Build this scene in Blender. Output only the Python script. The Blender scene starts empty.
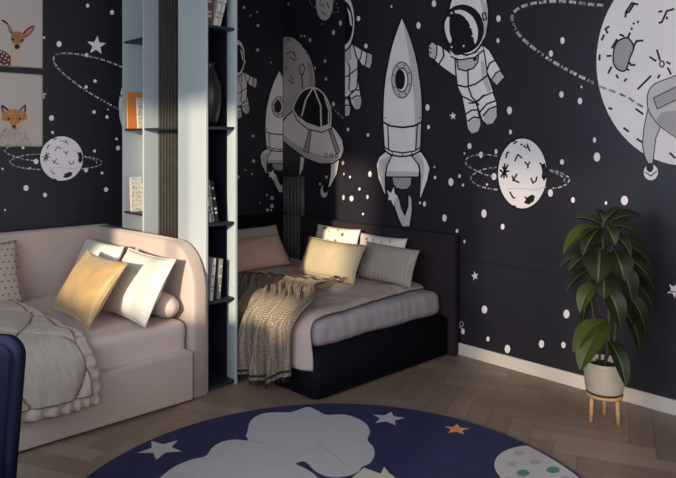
import bpy, bmesh, math, random
from mathutils import Vector, Matrix, noise
random.seed(7)
C = bpy.context.scene.collection
PI = math.pi

# ------------------------------------------------------------------ helpers: survey
F = 667.0; CX = 338.0; HY = 142.0; EYE = 1.6
RV = Vector((.725, -.689, 0)); DV = Vector((.689, .725, 0))
def ray(x, y): return RV*((x-CX)/F) + DV + Vector((0, 0, (HY-y)/F))
def on_x(x, y, c): d = ray(x, y); return d*(c/d.x) + Vector((0, 0, EYE))
def on_y(x, y, c): d = ray(x, y); return d*(c/d.y) + Vector((0, 0, EYE))
def on_z(x, y, c): d = ray(x, y); return d*((c-EYE)/d.z) + Vector((0, 0, EYE))
def at_d(x, y, dist): return ray(x, y)*dist + Vector((0, 0, EYE))
V = Vector

# ------------------------------------------------------------------ helpers: materials
def mat(name, col, rough=.7, bump=0, bscale=60, var=0, vscale=4, sheen=0, metal=0, spec=.5, weave=0, wscale=300):
    m = bpy.data.materials.new(name); m.use_nodes = True
    nt = m.node_tree; b = nt.nodes['Principled BSDF']
    b.inputs['Base Color'].default_value = (*col, 1)
    b.inputs['Roughness'].default_value = rough
    b.inputs['Metallic'].default_value = metal
    b.inputs['Specular IOR Level'].default_value = spec
    if sheen:
        b.inputs['Sheen Weight'].default_value = sheen
    tc = nt.nodes.new('ShaderNodeTexCoord')
    if var:
        n = nt.nodes.new('ShaderNodeTexNoise'); n.inputs['Scale'].default_value = vscale; n.inputs['Detail'].default_value = 5
        r = nt.nodes.new('ShaderNodeMapRange'); r.inputs['From Min'].default_value = .3; r.inputs['From Max'].default_value = .7
        r.inputs['To Min'].default_value = 1-var; r.inputs['To Max'].default_value = 1+var
        mx = nt.nodes.new('ShaderNodeVectorMath'); mx.operation = 'SCALE'; mx.inputs[0].default_value = col
        nt.links.new(tc.outputs['Object'], n.inputs['Vector']); nt.links.new(n.outputs['Fac'], r.inputs['Value'])
        nt.links.new(r.outputs['Result'], mx.inputs['Scale']); nt.links.new(mx.outputs['Vector'], b.inputs['Base Color'])
    if bump:
        n = nt.nodes.new('ShaderNodeTexNoise'); n.inputs['Scale'].default_value = bscale; n.inputs['Detail'].default_value = 4
        bp = nt.nodes.new('ShaderNodeBump'); bp.inputs['Strength'].default_value = bump; bp.inputs['Distance'].default_value = .01
        nt.links.new(tc.outputs['Object'], n.inputs['Vector']); nt.links.new(n.outputs['Fac'], bp.inputs['Height'])
        nt.links.new(bp.outputs['Normal'], b.inputs['Normal'])
    if weave:
        w1 = nt.nodes.new('ShaderNodeTexWave'); w1.bands_direction = 'X'; w1.inputs['Scale'].default_value = wscale
        w2 = nt.nodes.new('ShaderNodeTexWave'); w2.bands_direction = 'Y'; w2.inputs['Scale'].default_value = wscale
        w3 = nt.nodes.new('ShaderNodeTexWave'); w3.bands_direction = 'Z'; w3.inputs['Scale'].default_value = wscale
        a = nt.nodes.new('ShaderNodeMath'); a.operation = 'ADD'; a2 = nt.nodes.new('ShaderNodeMath'); a2.operation = 'ADD'
        for w in (w1, w2, w3): nt.links.new(tc.outputs['Object'], w.inputs['Vector'])
        nt.links.new(w1.outputs['Fac'], a.inputs[0]); nt.links.new(w2.outputs['Fac'], a.inputs[1])
        nt.links.new(a.outputs[0], a2.inputs[0]); nt.links.new(w3.outputs['Fac'], a2.inputs[1])
        bp = nt.nodes.new('ShaderNodeBump'); bp.inputs['Strength'].default_value = weave; bp.inputs['Distance'].default_value = .004
        nt.links.new(a2.outputs[0], bp.inputs['Height']); nt.links.new(bp.outputs['Normal'], b.inputs['Normal'])
    return m

M = dict(
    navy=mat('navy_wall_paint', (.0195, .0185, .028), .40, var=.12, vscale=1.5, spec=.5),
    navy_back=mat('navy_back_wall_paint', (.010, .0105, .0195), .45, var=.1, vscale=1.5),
    mural_white=mat('mural_white', (.84, .80, .82), .6, var=.05, vscale=3),
    mural_grey=mat('mural_grey', (.56, .54, .55), .6),
    mural_mid=mat('mural_mid_grey', (.38, .36, .37), .6),
    ink=mat('mural_ink', (.004, .004, .005), .5),
    white_trim=mat('white_trim', (.66, .62, .56), .5),
    ceiling=mat('ceiling_paint', (.30, .31, .33), .9),
    plain_wall=mat('plain_wall_paint', (.22, .23, .26), .9),
    shelf_paint=mat('bookcase_paint', (.37, .43, .455), .5, var=.04, vscale=2),
    dark_panel=mat('dark_blue_panel', (.012, .016, .032), .5),
    slat=mat('walnut_slat', (.034, .029, .024), .45, var=.25, vscale=20),
    slat_gap=mat('slat_gap', (.006, .006, .007), .8),
    rose_fabric=mat('rose_upholstery', (.47, .385, .345), .9, bump=.25, bscale=120, sheen=.3, var=.05),
    navy_fabric=mat('navy_upholstery', (.0065, .0065, .0125), .9, bump=.25, bscale=140, var=.1, spec=.12),
    plum_fabric=mat('plum_upholstery', (.028, .021, .026), .9, bump=.25, bscale=140, var=.1, spec=.12),
    chair_fabric=mat('chair_upholstery', (.012, .016, .040), .9, bump=.2, bscale=150, var=.1, spec=.15),
    white_linen=mat('white_linen', (.74, .69, .62), .85, bump=.2, bscale=25, sheen=.1),
    sheet=mat('mattress_sheet', (.56, .47, .43), .9, bump=.2, bscale=14),
    quilt=mat('quilt_fabric', (.46, .40, .34), .85, bump=.4, bscale=28, sheen=.1),
    gold=mat('gold_satin', (.43, .29, .12), .45, bump=.6, bscale=16, var=.12, vscale=7, sheen=.3),
    ochre=mat('pale_gold_cotton', (.44, .37, .25), .75, bump=.3, bscale=18, var=.06),
    duvet=mat('mauve_duvet', (.47, .375, .345), .9, bump=.35, bscale=18, var=.05),
    spread=mat('grey_mauve_bedspread', (.36, .33, .345), .9, bump=.3, bscale=22),
    pink=mat('dusty_pink_pillow', (.58, .40, .33), .9, bump=.25, bscale=20),
    olive=mat('olive_pillow', (.50, .45, .36), .9, bump=.25, bscale=20),
    ribbed=mat('ribbed_grey', (.37, .33, .29), .9, bump=.2, bscale=60),
    print_leaf=mat('print_green', (.10, .14, .06), .8),
    print_grey=mat('print_grey', (.30, .32, .38), .8),
    print_dark=mat('print_dark', (.04, .05, .05), .8),
    polka=mat('polka_linen', (.46, .40, .34), .9, bump=.2, bscale=30),
    polka_dot=mat('polka_dot', (.10, .06, .06), .9),
    throw_dark=mat('throw_band', (.045, .038, .03), .95, weave=.8, wscale=45),
    rug_navy=mat('rug_navy', (.014, .017, .075), .95, bump=.5, bscale=260, var=.15, vscale=9),
    rug_white=mat('rug_cream', (.47, .46, .47), .95, bump=.5, bscale=260, var=.04),
    rug_orange=mat('rug_orange', (.62, .26, .10), .95, bump=.3, bscale=260),
    rug_green=mat('rug_green', (.06, .22, .17), .95),
    rug_grey=mat('rug_grey', (.33, .33, .36), .95),
    rug_cream=mat('rug_yellow_cream', (.52, .50, .40), .95),
    pot=mat('pot_ceramic', (.36, .34, .30), .45, var=.06),
    pot_dark=mat('pot_line', (.03, .025, .02), .6),
    oak=mat('oak_wood', (.42, .26, .13), .5, var=.2, vscale=25),
    soil=mat('soil', (.02, .015, .01), 1, bump=1, bscale=90),
    leaf=mat('leaf_green', (.010, .0165, .005), .5, var=.35, vscale=9, spec=.22),
    leaf_bright=mat('leaf_bright_green', (.042, .06, .010), .5, var=.25, vscale=9, spec=.25),
    midrib=mat('leaf_midrib', (.05, .06, .025), .5),
    stem=mat('plant_stem', (.05, .045, .02), .8, bump=.4),
    paper=mat('picture_paper', (.52, .46, .43), .8),
    frame=mat('picture_frame_wood', (.30, .27, .20), .5),
    deer=mat('deer_brown', (.36, .15, .06), .8, var=.35, vscale=60),
    deer_dark=mat('deer_dark', (.10, .035, .025), .8, var=.4, vscale=60),
    fawn=mat('deer_cream', (.55, .43, .32), .8),
    ear_pink=mat('ear_pink', (.50, .22, .18), .8),
    fox=mat('fox_orange', (.46, .20, .07), .8, var=.3, vscale=60),
    fox_fur=mat('fox_grey_fur', (.44, .38, .33), .8, var=.25, vscale=50),
    book_orange=mat('book_orange', (.62, .20, .035), .6),
    book_white=mat('book_white', (.58, .57, .53), .6),
    book_pages=mat('book_pages', (.52, .49, .42), .8),
    book_grey=mat('book_grey', (.22, .23, .22), .6),
    book_plum=mat('book_plum', (.14, .07, .085), .6, var=.6, vscale=60),
    book_black=mat('book_black', (.012, .012, .014), .5),
    book_red=mat('book_red', (.13, .025, .02), .6),
    vase=mat('vase_glaze', (.010, .012, .009), .35),
    seam=mat('quilt_seam_shade', (.17, .135, .105), .95), glass=None, metal=mat('white_window_frame', (.55, .55, .55), .5),
)
def throw_mat():
    m = mat('knit_throw', (.20, .17, .125), .95, bump=0)
    nt = m.node_tree; b = nt.nodes['Principled BSDF']
    tc = nt.nodes.new('ShaderNodeTexCoord')
    mp = nt.nodes.new('ShaderNodeMapping'); mp.inputs['Scale'].default_value = (1, 1, 1)
    nt.links.new(tc.outputs['UV'], mp.inputs['Vector'])
    out = []
    for d, s in (('X', 13), ('Y', 17)):
        w = nt.nodes.new('ShaderNodeTexWave'); w.bands_direction = d; w.inputs['Scale'].default_value = s
        w.inputs['Distortion'].default_value = 2.5; w.inputs['Detail'].default_value = 3; w.inputs['Detail Scale'].default_value = 3
        nt.links.new(mp.outputs['Vector'], w.inputs['Vector']); out.append(w)
    mul = nt.nodes.new('ShaderNodeMath'); mul.operation = 'MULTIPLY'
    nt.links.new(out[0].outputs['Fac'], mul.inputs[0]); nt.links.new(out[1].outputs['Fac'], mul.inputs[1])
    cr = nt.nodes.new('ShaderNodeValToRGB')
    cr.color_ramp.elements[0].color = (.155, .128, .092, 1); cr.color_ramp.elements[0].position = .02
    cr.color_ramp.elements[1].color = (.40, .34, .245, 1); cr.color_ramp.elements[1].position = .6
    nt.links.new(mul.outputs[0], cr.inputs['Fac']); nt.links.new(cr.outputs['Color'], b.inputs['Base Color'])
    bp = nt.nodes.new('ShaderNodeBump'); bp.inputs['Strength'].default_value = .8; bp.inputs['Distance'].default_value = .006
    nt.links.new(mul.outputs[0], bp.inputs['Height']); nt.links.new(bp.outputs['Normal'], b.inputs['Normal'])
    return m
M['throw'] = throw_mat()
def glass_mat(t=1):
    m = bpy.data.materials.new('window_glass'); m.use_nodes = True; nt = m.node_tree; nt.nodes.clear()
    o = nt.nodes.new('ShaderNodeOutputMaterial'); a = nt.nodes.new('ShaderNodeBsdfTransparent'); g = nt.nodes.new('ShaderNodeBsdfGlossy')
    g.inputs['Roughness'].default_value = .02; a.inputs[0].default_value = (t, t, t, 1); x = nt.nodes.new('ShaderNodeMixShader'); x.inputs[0].default_value = .05
    nt.links.new(a.outputs[0], x.inputs[1]); nt.links.new(g.outputs[0], x.inputs[2]); nt.links.new(x.outputs[0], o.inputs[0])
    return m
M['glass'] = glass_mat(); M['dim_glass'] = glass_mat(.52)  # added grey tint for the unseen second window, weakens its sun

# ------------------------------------------------------------------ helpers: objects
def obj(name, bm, mats, parent=None, smooth=False, recalc=True):
    me = bpy.data.meshes.new(name)
    if recalc: bmesh.ops.recalc_face_normals(bm, faces=bm.faces[:])
    bm.to_mesh(me); bm.free()
    for m in (mats if isinstance(mats, (list, tuple)) else [mats]): me.materials.append(m)
    if smooth:
        for p in me.polygons: p.use_smooth = True
    o = bpy.data.objects.new(name, me); C.objects.link(o)
    if parent:
        o.parent = parent
        o.matrix_parent_inverse = Matrix.Identity(4)
        if parent.get('_w') is not None: pass
    return o
def tag(o, label, cat, group=None):
    o['label'] = label; o['category'] = cat
    if group: o['group'] = group
    return o
def empty(name, loc, label, cat, group=None):
    o = bpy.data.objects.new(name, None); C.objects.link(o); o.location = loc; o.empty_display_size = .1
    return tag(o, label, cat, group)
def rel(bm, root):        # geometry written in room coordinates, moved into the thing's own
    bmesh.ops.translate(bm, verts=bm.verts[:], vec=-V(root.location)); return bm
def part(name, bm, mats, root, smooth=False):
    return obj(name, rel(bm, root), mats, root, smooth)
def sub(name, bm, mats, par, root, smooth=False):
    return obj(name, rel(bm, root), mats, par, smooth)
def struct(name, bm, mats, smooth=False, parent=None):
    o = obj(name, bm, mats, parent, smooth)
    if not parent: o['kind'] = 'structure'
    return o
def add_box(bm, lo, hi, bev=0, seg=3, mi=0, rot=None, piv=None):
    g = bmesh.ops.create_cube(bm, size=1); vs = g['verts']
    s = V(hi)-V(lo); c = (V(hi)+V(lo))/2
    for v in vs: v.co = V((v.co.x*s.x, v.co.y*s.y, v.co.z*s.z)) + c
    fs = set(f for v in vs for f in v.link_faces)
    for f in fs: f.material_index = mi
    if bev:
        es = list(set(e for v in vs for e in v.link_edges))
        r = bmesh.ops.bevel(bm, geom=es, offset=bev, segments=seg, affect='EDGES', profile=.5)
        vs = list(set(v for f in r['faces'] for v in f.verts) | set(v for v in vs if v.is_valid))
        for f in set(f for v in vs for f in v.link_faces): f.material_index = mi
    if rot is not None:
        bmesh.ops.rotate(bm, verts=vs, cent=piv if piv is not None else c, matrix=rot)
    return vs
def box(lo, hi, bev=0, seg=3):
    bm = bmesh.new(); add_box(bm, lo, hi, bev, seg); return bm
def add_prism(bm, prof, axis, a, b, mi=0):   # extruded outline; prof: 2-D points in the two other axes
    def mk(p, t):
        if axis == 'X': return V((t, p[0], p[1]))
        if axis == 'Y': return V((p[0], t, p[1]))
        return V((p[0], p[1], t))
    A = [bm.verts.new(mk(p, a)) for p in prof]; B = [bm.verts.new(mk(p, b)) for p in prof]
    n = len(prof); fs = [bm.faces.new(A), bm.faces.new(B[::-1])]
    for i in range(n): fs.append(bm.faces.new((A[i], B[i], B[(i+1) % n], A[(i+1) % n])))
    for f in fs: f.material_index = mi
    return A+B
def add_lathe(bm, prof, cx, cy, seg=40, mi=0):
    rings = []
    for r, z in prof: rings.append([bm.verts.new((cx+r*math.cos(2*PI*k/seg), cy+r*math.sin(2*PI*k/seg), z)) for k in range(seg)])
    for a, b in zip(rings, rings[1:]):
        for k in range(seg):
            f = bm.faces.new((a[k], a[(k+1) % seg], b[(k+1) % seg], b[k])); f.material_index = mi
def add_tube(bm, pts, r, seg=8, mi=0, r2=None):
    rings = []
    for i, p in enumerate(pts):
        p = V(p); d = (V(pts[min(i+1, len(pts)-1)])-V(pts[max(i-1, 0)])).normalized()
        u = d.orthogonal().normalized() if abs(d.z) > .9 else d.cross(V((0, 0, 1))).normalized()
        w = d.cross(u).normalized(); rr = r if r2 is None else r+(r2-r)*i/(len(pts)-1)
        rings.append([bm.verts.new(p+(u*math.cos(2*PI*k/seg)+w*math.sin(2*PI*k/seg))*rr) for k in range(seg)])
    for a, b in zip(rings, rings[1:]):
        for k in range(seg): bm.faces.new((a[k], a[(k+1) % seg], b[(k+1) % seg], b[k])).material_index = mi
    bm.faces.new(rings[0]).material_index = mi; bm.faces.new(rings[-1][::-1]).material_index = mi
def grid(bm, nu, nv, fn, mi=0, uv=None):
    vs = [[bm.verts.new(fn(i/nu, j/nv)) for j in range(nv+1)] for i in range(nu+1)]
    lay = bm.loops.layers.uv.verify() if uv else None
    for i in range(nu):
        for j in range(nv):
            f = bm.faces.new((vs[i][j], vs[i+1][j], vs[i+1][j+1], vs[i][j+1])); f.material_index = mi
            if lay:
                for l, (a, b) in zip(f.loops, ((i, j), (i+1, j), (i+1, j+1), (i, j+1))):
                    l[lay].uv = (a/nu*uv[0], b/nv*uv[1])
    return vs
def sm(t): t = max(0, min(1, t)); return t*t*(3-2*t)

# ------------------------------------------------------------------ helpers: flat painted figures
class Paint:
    def __init__(s, fn, nrm, step=.00035, base=.0006):
        s.fn, s.n, s.step, s.base = fn, V(nrm), step, base; s.bm = bmesh.new(); s.lo, s.hi = -1e9, 1e9
    def clip(s, pts):
        for lim, sg in ((s.lo, 1), (s.hi, -1)):
            out = []
            for i in range(len(pts)):
                a, b = pts[i-1], pts[i]; ia, ib = (a[0]-lim)*sg >= 0, (b[0]-lim)*sg >= 0
                if ia != ib:
                    t = (lim-a[0])/(b[0]-a[0]); out.append((lim, a[1]+(b[1]-a[1])*t))
                if ib: out.append(b)
            pts = out
            if len(pts) < 3: return []
        return pts
    def poly(s, pts, mi, L=0):
        pts = s.clip([tuple(p) for p in pts])
        q = []
        for p in pts:
            if not q or (abs(p[0]-q[-1][0])+abs(p[1]-q[-1][1])) > .01: q.append(p)
        if len(q) > 2 and abs(q[0][0]-q[-1][0])+abs(q[0][1]-q[-1][1]) < .01: q.pop()
        if len(q) < 3: return
        vs = [s.bm.verts.new(s.fn(x, y) + s.n*(s.base+s.step*L)) for x, y in q]
        s.bm.faces.new(vs).material_index = mi
    def ell(s, cx, cy, rx, ry, mi, L=0, rot=0, n=28, a0=0, a1=360):
        c, d = math.cos(math.radians(rot)), math.sin(math.radians(rot)); P = []
        full = abs(a1-a0) >= 360
        for k in range(n if full else n+1):
            t = math.radians(a0+(a1-a0)*k/n); x, y = rx*math.cos(t), ry*math.sin(t)
            P.append((cx+x*c-y*d, cy+x*d+y*c))
        s.poly(P, mi, L)
    def line(s, pts, w, mi, L=0, closed=False):
        pts = list(pts)
        if closed: pts.append(pts[0])
        for a, b in zip(pts, pts[1:]):
            dx, dy = b[0]-a[0], b[1]-a[1]; l = math.hypot(dx, dy)
            if l < 1e-6: continue
            dx, dy = dx/l*w/2, dy/l*w/2
            s.poly([(a[0]-dy-dx*.5, a[1]+dx-dy*.5), (b[0]-dy+dx*.5, b[1]+dx+dy*.5), (b[0]+dy+dx*.5, b[1]-dx+dy*.5), (a[0]+dy-dx*.5, a[1]-dx-dy*.5)], mi, L)
    def shape(s, pts, fill, L, w=1.0, ink=4):
        s.poly(pts, fill, L); s.line(pts, w, ink, L+1, True)
    def ring(s, cx, cy, rx, ry, w, mi, L, rot=0):
        c, d = math.cos(math.radians(rot)), math.sin(math.radians(rot))
        s.line([(cx+rx*math.cos(t)*c-ry*math.sin(t)*d, cy+rx*math.cos(t)*d+ry*math.sin(t)*c) for t in [2*PI*k/28 for k in range(28)]], w, mi, L, True)
    def dash(s, pts, w, mi, L, on=4.2, off=2.3, n=0):
        P = smooth_line(pts, 30); on -= .4; off += w*.55; acc = 0; seg = [P[0]]; draw = True
        for a, b in zip(P, P[1:]):
            l = math.hypot(b[0]-a[0], b[1]-a[1]); acc += l
            if draw: seg.append(b)
            if acc > (on if draw else off):
                if draw: s.line(seg, w, mi, L)
                draw = not draw; seg = [b]; acc = 0
    def star(s, cx, cy, r, mi, L=0, rot=-90, sx=1):
        P = []
        for k in range(10):
            a = math.radians(rot+36*k); q = r if k % 2 == 0 else r*.42; P.append((cx+q*sx*math.cos(a), cy+q*math.sin(a)))
        s.poly(P, mi, L)
def smooth_line(P, n=14):
    out = []; Q = [P[0]]+list(P)+[P[-1]]
    for i in range(1, len(Q)-2):
        p0, p1, p2, p3 = Q[i-1:i+3]
        for k in range(n):
            t = k/n
            out.append(tuple(.5*((2*p1[j])+(-p0[j]+p2[j])*t+(2*p0[j]-5*p1[j]+4*p2[j]-p3[j])*t*t+(-p0[j]+3*p1[j]-3*p2[j]+p3[j])*t**3) for j in (0, 1)))
    out.append(tuple(P[-1])); return out
def amap(sx, sy, x0, y0, X0, Y0): return lambda p: (X0+(p[0]-x0)*sx, Y0+(p[1]-y0)*sy)

# ================================================================== the room
WX, WY, CEIL, WL, WF = 4.13, 5.13, 3.05, -1.25, -1.6
# floor: herringbone boards with their own tones
def floor():
    bm = bmesh.new(); col = bm.loops.layers.color.new('tone')
    f = bm.faces.new([bm.verts.new(p) for p in ((WL, WF, -.004), (WX, WF, -.004), (WX, WY, -.004), (WL, WY, -.004))])
    for l in f.loops: l[col] = (.25, .25, .25, 1)
    w, n = .125, 5; Lg = w*n; g = .0012; a = math.radians(24); ca, sa = math.cos(a), math.sin(a)
    rnd = random.Random(3)
    for i in range(-70, 90):
        for j in range(-12, 14):
            for kind in (0, 1):
                if kind == 0: x, y, sx, sy = i*w+j*0, 0, Lg, w
                ox = i*w + 0; 
                # boards step diagonally
                bx = i*w + j*Lg*1.0; by = i*w - j*Lg*1.0
                if kind == 0: r = (bx, by, bx+Lg, by+w)
                else: r = (bx, by+w, bx+w, by+w+Lg)
                x0, y0, x1, y1 = r[0]+g, r[1]+g, r[2]-g, r[3]-g
                P = [(x0, y0), (x1, y0), (x1, y1), (x0, y1)]
                P = [(x*ca-y*sa+1, x*sa+y*ca+2) for x, y in P]
                mx = sum(p[0] for p in P)/4; my = sum(p[1] for p in P)/4
                if not (WL-.1 < mx < WX+.3 and WF-.1 < my < WY+.3): continue
                P2 = P
                t = .5+rnd.uniform(-.22, .22)+(.10 if kind else -.06)
                f = bm.faces.new([bm.verts.new((p[0], p[1], 0)) for p in P2])
                for l in f.loops: l[col] = (t, kind, rnd.random(), 1)
    m = bpy.data.materials.new('oak_herringbone'); m.use_nodes = True; nt = m.node_tree; b = nt.nodes['Principled BSDF']
    at = nt.nodes.new('ShaderNodeAttribute'); at.attribute_name = 'tone'
    sep = nt.nodes.new('ShaderNodeSeparateColor'); nt.links.new(at.outputs['Color'], sep.inputs[0])
    tc = nt.nodes.new('ShaderNodeTexCoord')
    ns = []
    for rz in (a, a+PI/2):
        mp = nt.nodes.new('ShaderNodeMapping'); mp.inputs['Rotation'].default_value = (0, 0, -rz); mp2 = nt.nodes.new('ShaderNodeMapping')
        mp2.inputs['Scale'].default_value = (3, 45, 1); n = nt.nodes.new('ShaderNodeTexNoise'); n.inputs['Scale'].default_value = 1; n.inputs['Detail'].default_value = 5
        nt.links.new(tc.outputs['Object'], mp.inputs[0]); nt.links.new(mp.outputs[0], mp2.inputs[0]); nt.links.new(mp2.outputs[0], n.inputs['Vector']); ns.append(n)
    mx = nt.nodes.new('ShaderNodeMix'); nt.links.new(sep.outputs[1], mx.inputs[0]); nt.links.new(ns[0].outputs['Fac'], mx.inputs[2]); nt.links.new(ns[1].outputs['Fac'], mx.inputs[3])
    ma = nt.nodes.new('ShaderNodeMath'); ma.operation = 'MULTIPLY_ADD'; ma.inputs[1].default_value = .45
    nt.links.new(mx.outputs[0], ma.inputs[0]); 
    sb = nt.nodes.new('ShaderNodeMath'); sb.operation = 'SUBTRACT'; sb.inputs[1].default_value = .22
    nt.links.new(sep.outputs[0], sb.inputs[0]); nt.links.new(sb.outputs[0], ma.inputs[2])
    cr = nt.nodes.new('ShaderNodeValToRGB'); e = cr.color_ramp.elements
    e[0].position = .1; e[0].color = (.21, .155, .115, 1); e[1].position = .95; e[1].color = (.36, .275, .21, 1)
    nt.links.new(ma.outputs[0], cr.inputs[0]); nt.links.new(cr.outputs[0], b.inputs['Base Color'])
    b.inputs['Roughness'].default_value = .38; b.inputs['Specular IOR Level'].default_value = .4
    struct('floor', bm, m)
floor()
struct('ceiling', box((WL, WF, CEIL), (WX, WY, CEIL+.1)), M['ceiling'])
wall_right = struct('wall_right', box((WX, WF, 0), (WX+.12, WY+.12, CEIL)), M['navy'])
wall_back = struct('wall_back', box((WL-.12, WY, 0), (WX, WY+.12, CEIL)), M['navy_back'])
struct('baseboard_right', box((WX-.016, WF, 0), (WX, WY, .088), .003, 2), M['white_trim'])
bm = bmesh.new(); add_box(bm, (WX-.0012, WF, .717), (WX, WY, .7225))
struct('trim_1', bm, M['ink'])
struct('baseboard_back', box((WL, WY-.016, 0), (WX-.016, WY, .088), .003, 2), M['white_trim'])

# ------------------------------------------------------------------ the mural
MM = [M['mural_white'], M['mural_grey'], M['mural_mid'], M['navy'], M['ink']]
W_, G_, D_, N_, K_ = 0, 1, 2, 3, 4
def draw_rocket(p, m, L, flame=True, w=1.45):
    S = lambda P: [m(q) for q in P]
    if flame:
        p.shape(S([(394, 192), (399, 197), (402, 209), (405, 215), (408, 206), (408, 193), (412, 198), (412.5, 210), (410, 227), (402, 227), (398, 218), (394, 206)]), G_, L, w)
        p.poly(S([(387, 190), (391, 193), (394, 187), (395, 194), (398, 196), (395, 199), (394, 206), (391, 200), (388, 200), (389, 196)]), W_, L+2)
    p.shape(S([(392, 177), (412, 177), (411.5, 185), (408, 189), (402, 190), (396, 188), (393, 184)]), D_, L+2, w)
    p.shape(S([(388, 153), (419, 153), (420, 170), (419, 177), (386, 177), (385, 168)]), W_, L+4, w)
    p.poly(S([(386, 171), (419, 172), (418, 176), (387, 176)]), G_, L+6)
    p.shape(S([(386, 151), (379, 157), (376.2, 165), (378, 178), (385, 196), (386, 196), (385.5, 176), (387, 166), (392, 156)]), W_, L+6, w)
    p.poly(S([(390, 156), (386, 158), (380, 160), (378, 170), (381, 180), (385, 192), (385.5, 176), (387, 166), (392, 157)]), G_, L+7)
    p.shape(S([(412, 156), (421, 151), (427, 160), (430.5, 168), (428, 180), (421, 199), (419.5, 198), (420.5, 176), (419, 165)]), W_, L+6, w)
    p.poly(S([(412, 157), (420, 154), (424, 162), (424, 175), (421, 192), (420, 190), (420.5, 176), (419, 165)]), G_, L+7)
    R = smooth_line([(402, 16.5), (408, 30), (414, 48), (418, 65), (421, 85), (422.5, 105), (422, 125), (421, 150)], 5)
    B = smooth_line([(421, 150), (415, 154), (403, 156.5), (391, 154.5), (384.5, 150)], 5)
    Lf = smooth_line([(384.5, 150), (383, 125), (383.3, 100), (385, 80), (388.5, 60), (393.5, 40), (402, 16.5)], 5)
    p.shape(S(R+B[1:]+Lf[1:-1]), W_, L+8, w*1.2)
    p.poly(S([(402.5, 20), (409, 34), (415, 54), (419, 76), (421.3, 105), (420.6, 146), (415, 150), (415, 110), (412, 76), (407, 42)]), G_, L+9)
    p.line(S([(383, 122), (391, 126), (403, 127.5), (414, 126), (422, 122)]), w*1.3, K_, L+10)
    p.line(S([(384.5, 147), (391, 151), (403, 153), (415, 151), (421, 147)]), w, K_, L+10)
    p.line(S([(388, 125.5), (389, 149)]), w*.9, K_, L+10); p.line(S([(417.5, 125), (416, 150)]), w*.9, K_, L+10)
    for x in (393, 403, 412): p.line(S([(x, 152), (x, 156)]), w*.6, K_, L+10)
    for x in (385.5, 420): 
        a = m((x, 118)); p.ell(a[0], a[1], .7, .9, K_, L+10, n=8)
    c = m((402, 80)); e = m((412.5, 98.5)); rx, ry = e[0]-c[0], e[1]-c[1]
    p.ell(c[0], c[1], rx, ry, K_, L+10); p.ell(c[0], c[1], rx*.91, ry*.94, G_, L+11)
    p.ell(c[0], c[1], rx*.64, ry*.68, K_, L+12); p.ell(c[0], c[1], rx*.54, ry*.6, W_, L+13)
    p.ell(c[0]-rx*.12, c[1]-ry*.02, rx*.44, ry*.54, K_, L+14)
    for k in range(8):
        a = k*PI/4+.3; p.ell(c[0]+rx*.78*math.cos(a), c[1]+ry*.81*math.sin(a), .7*rx/10, 1.0*rx/10, K_, L+12, n=8)
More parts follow.
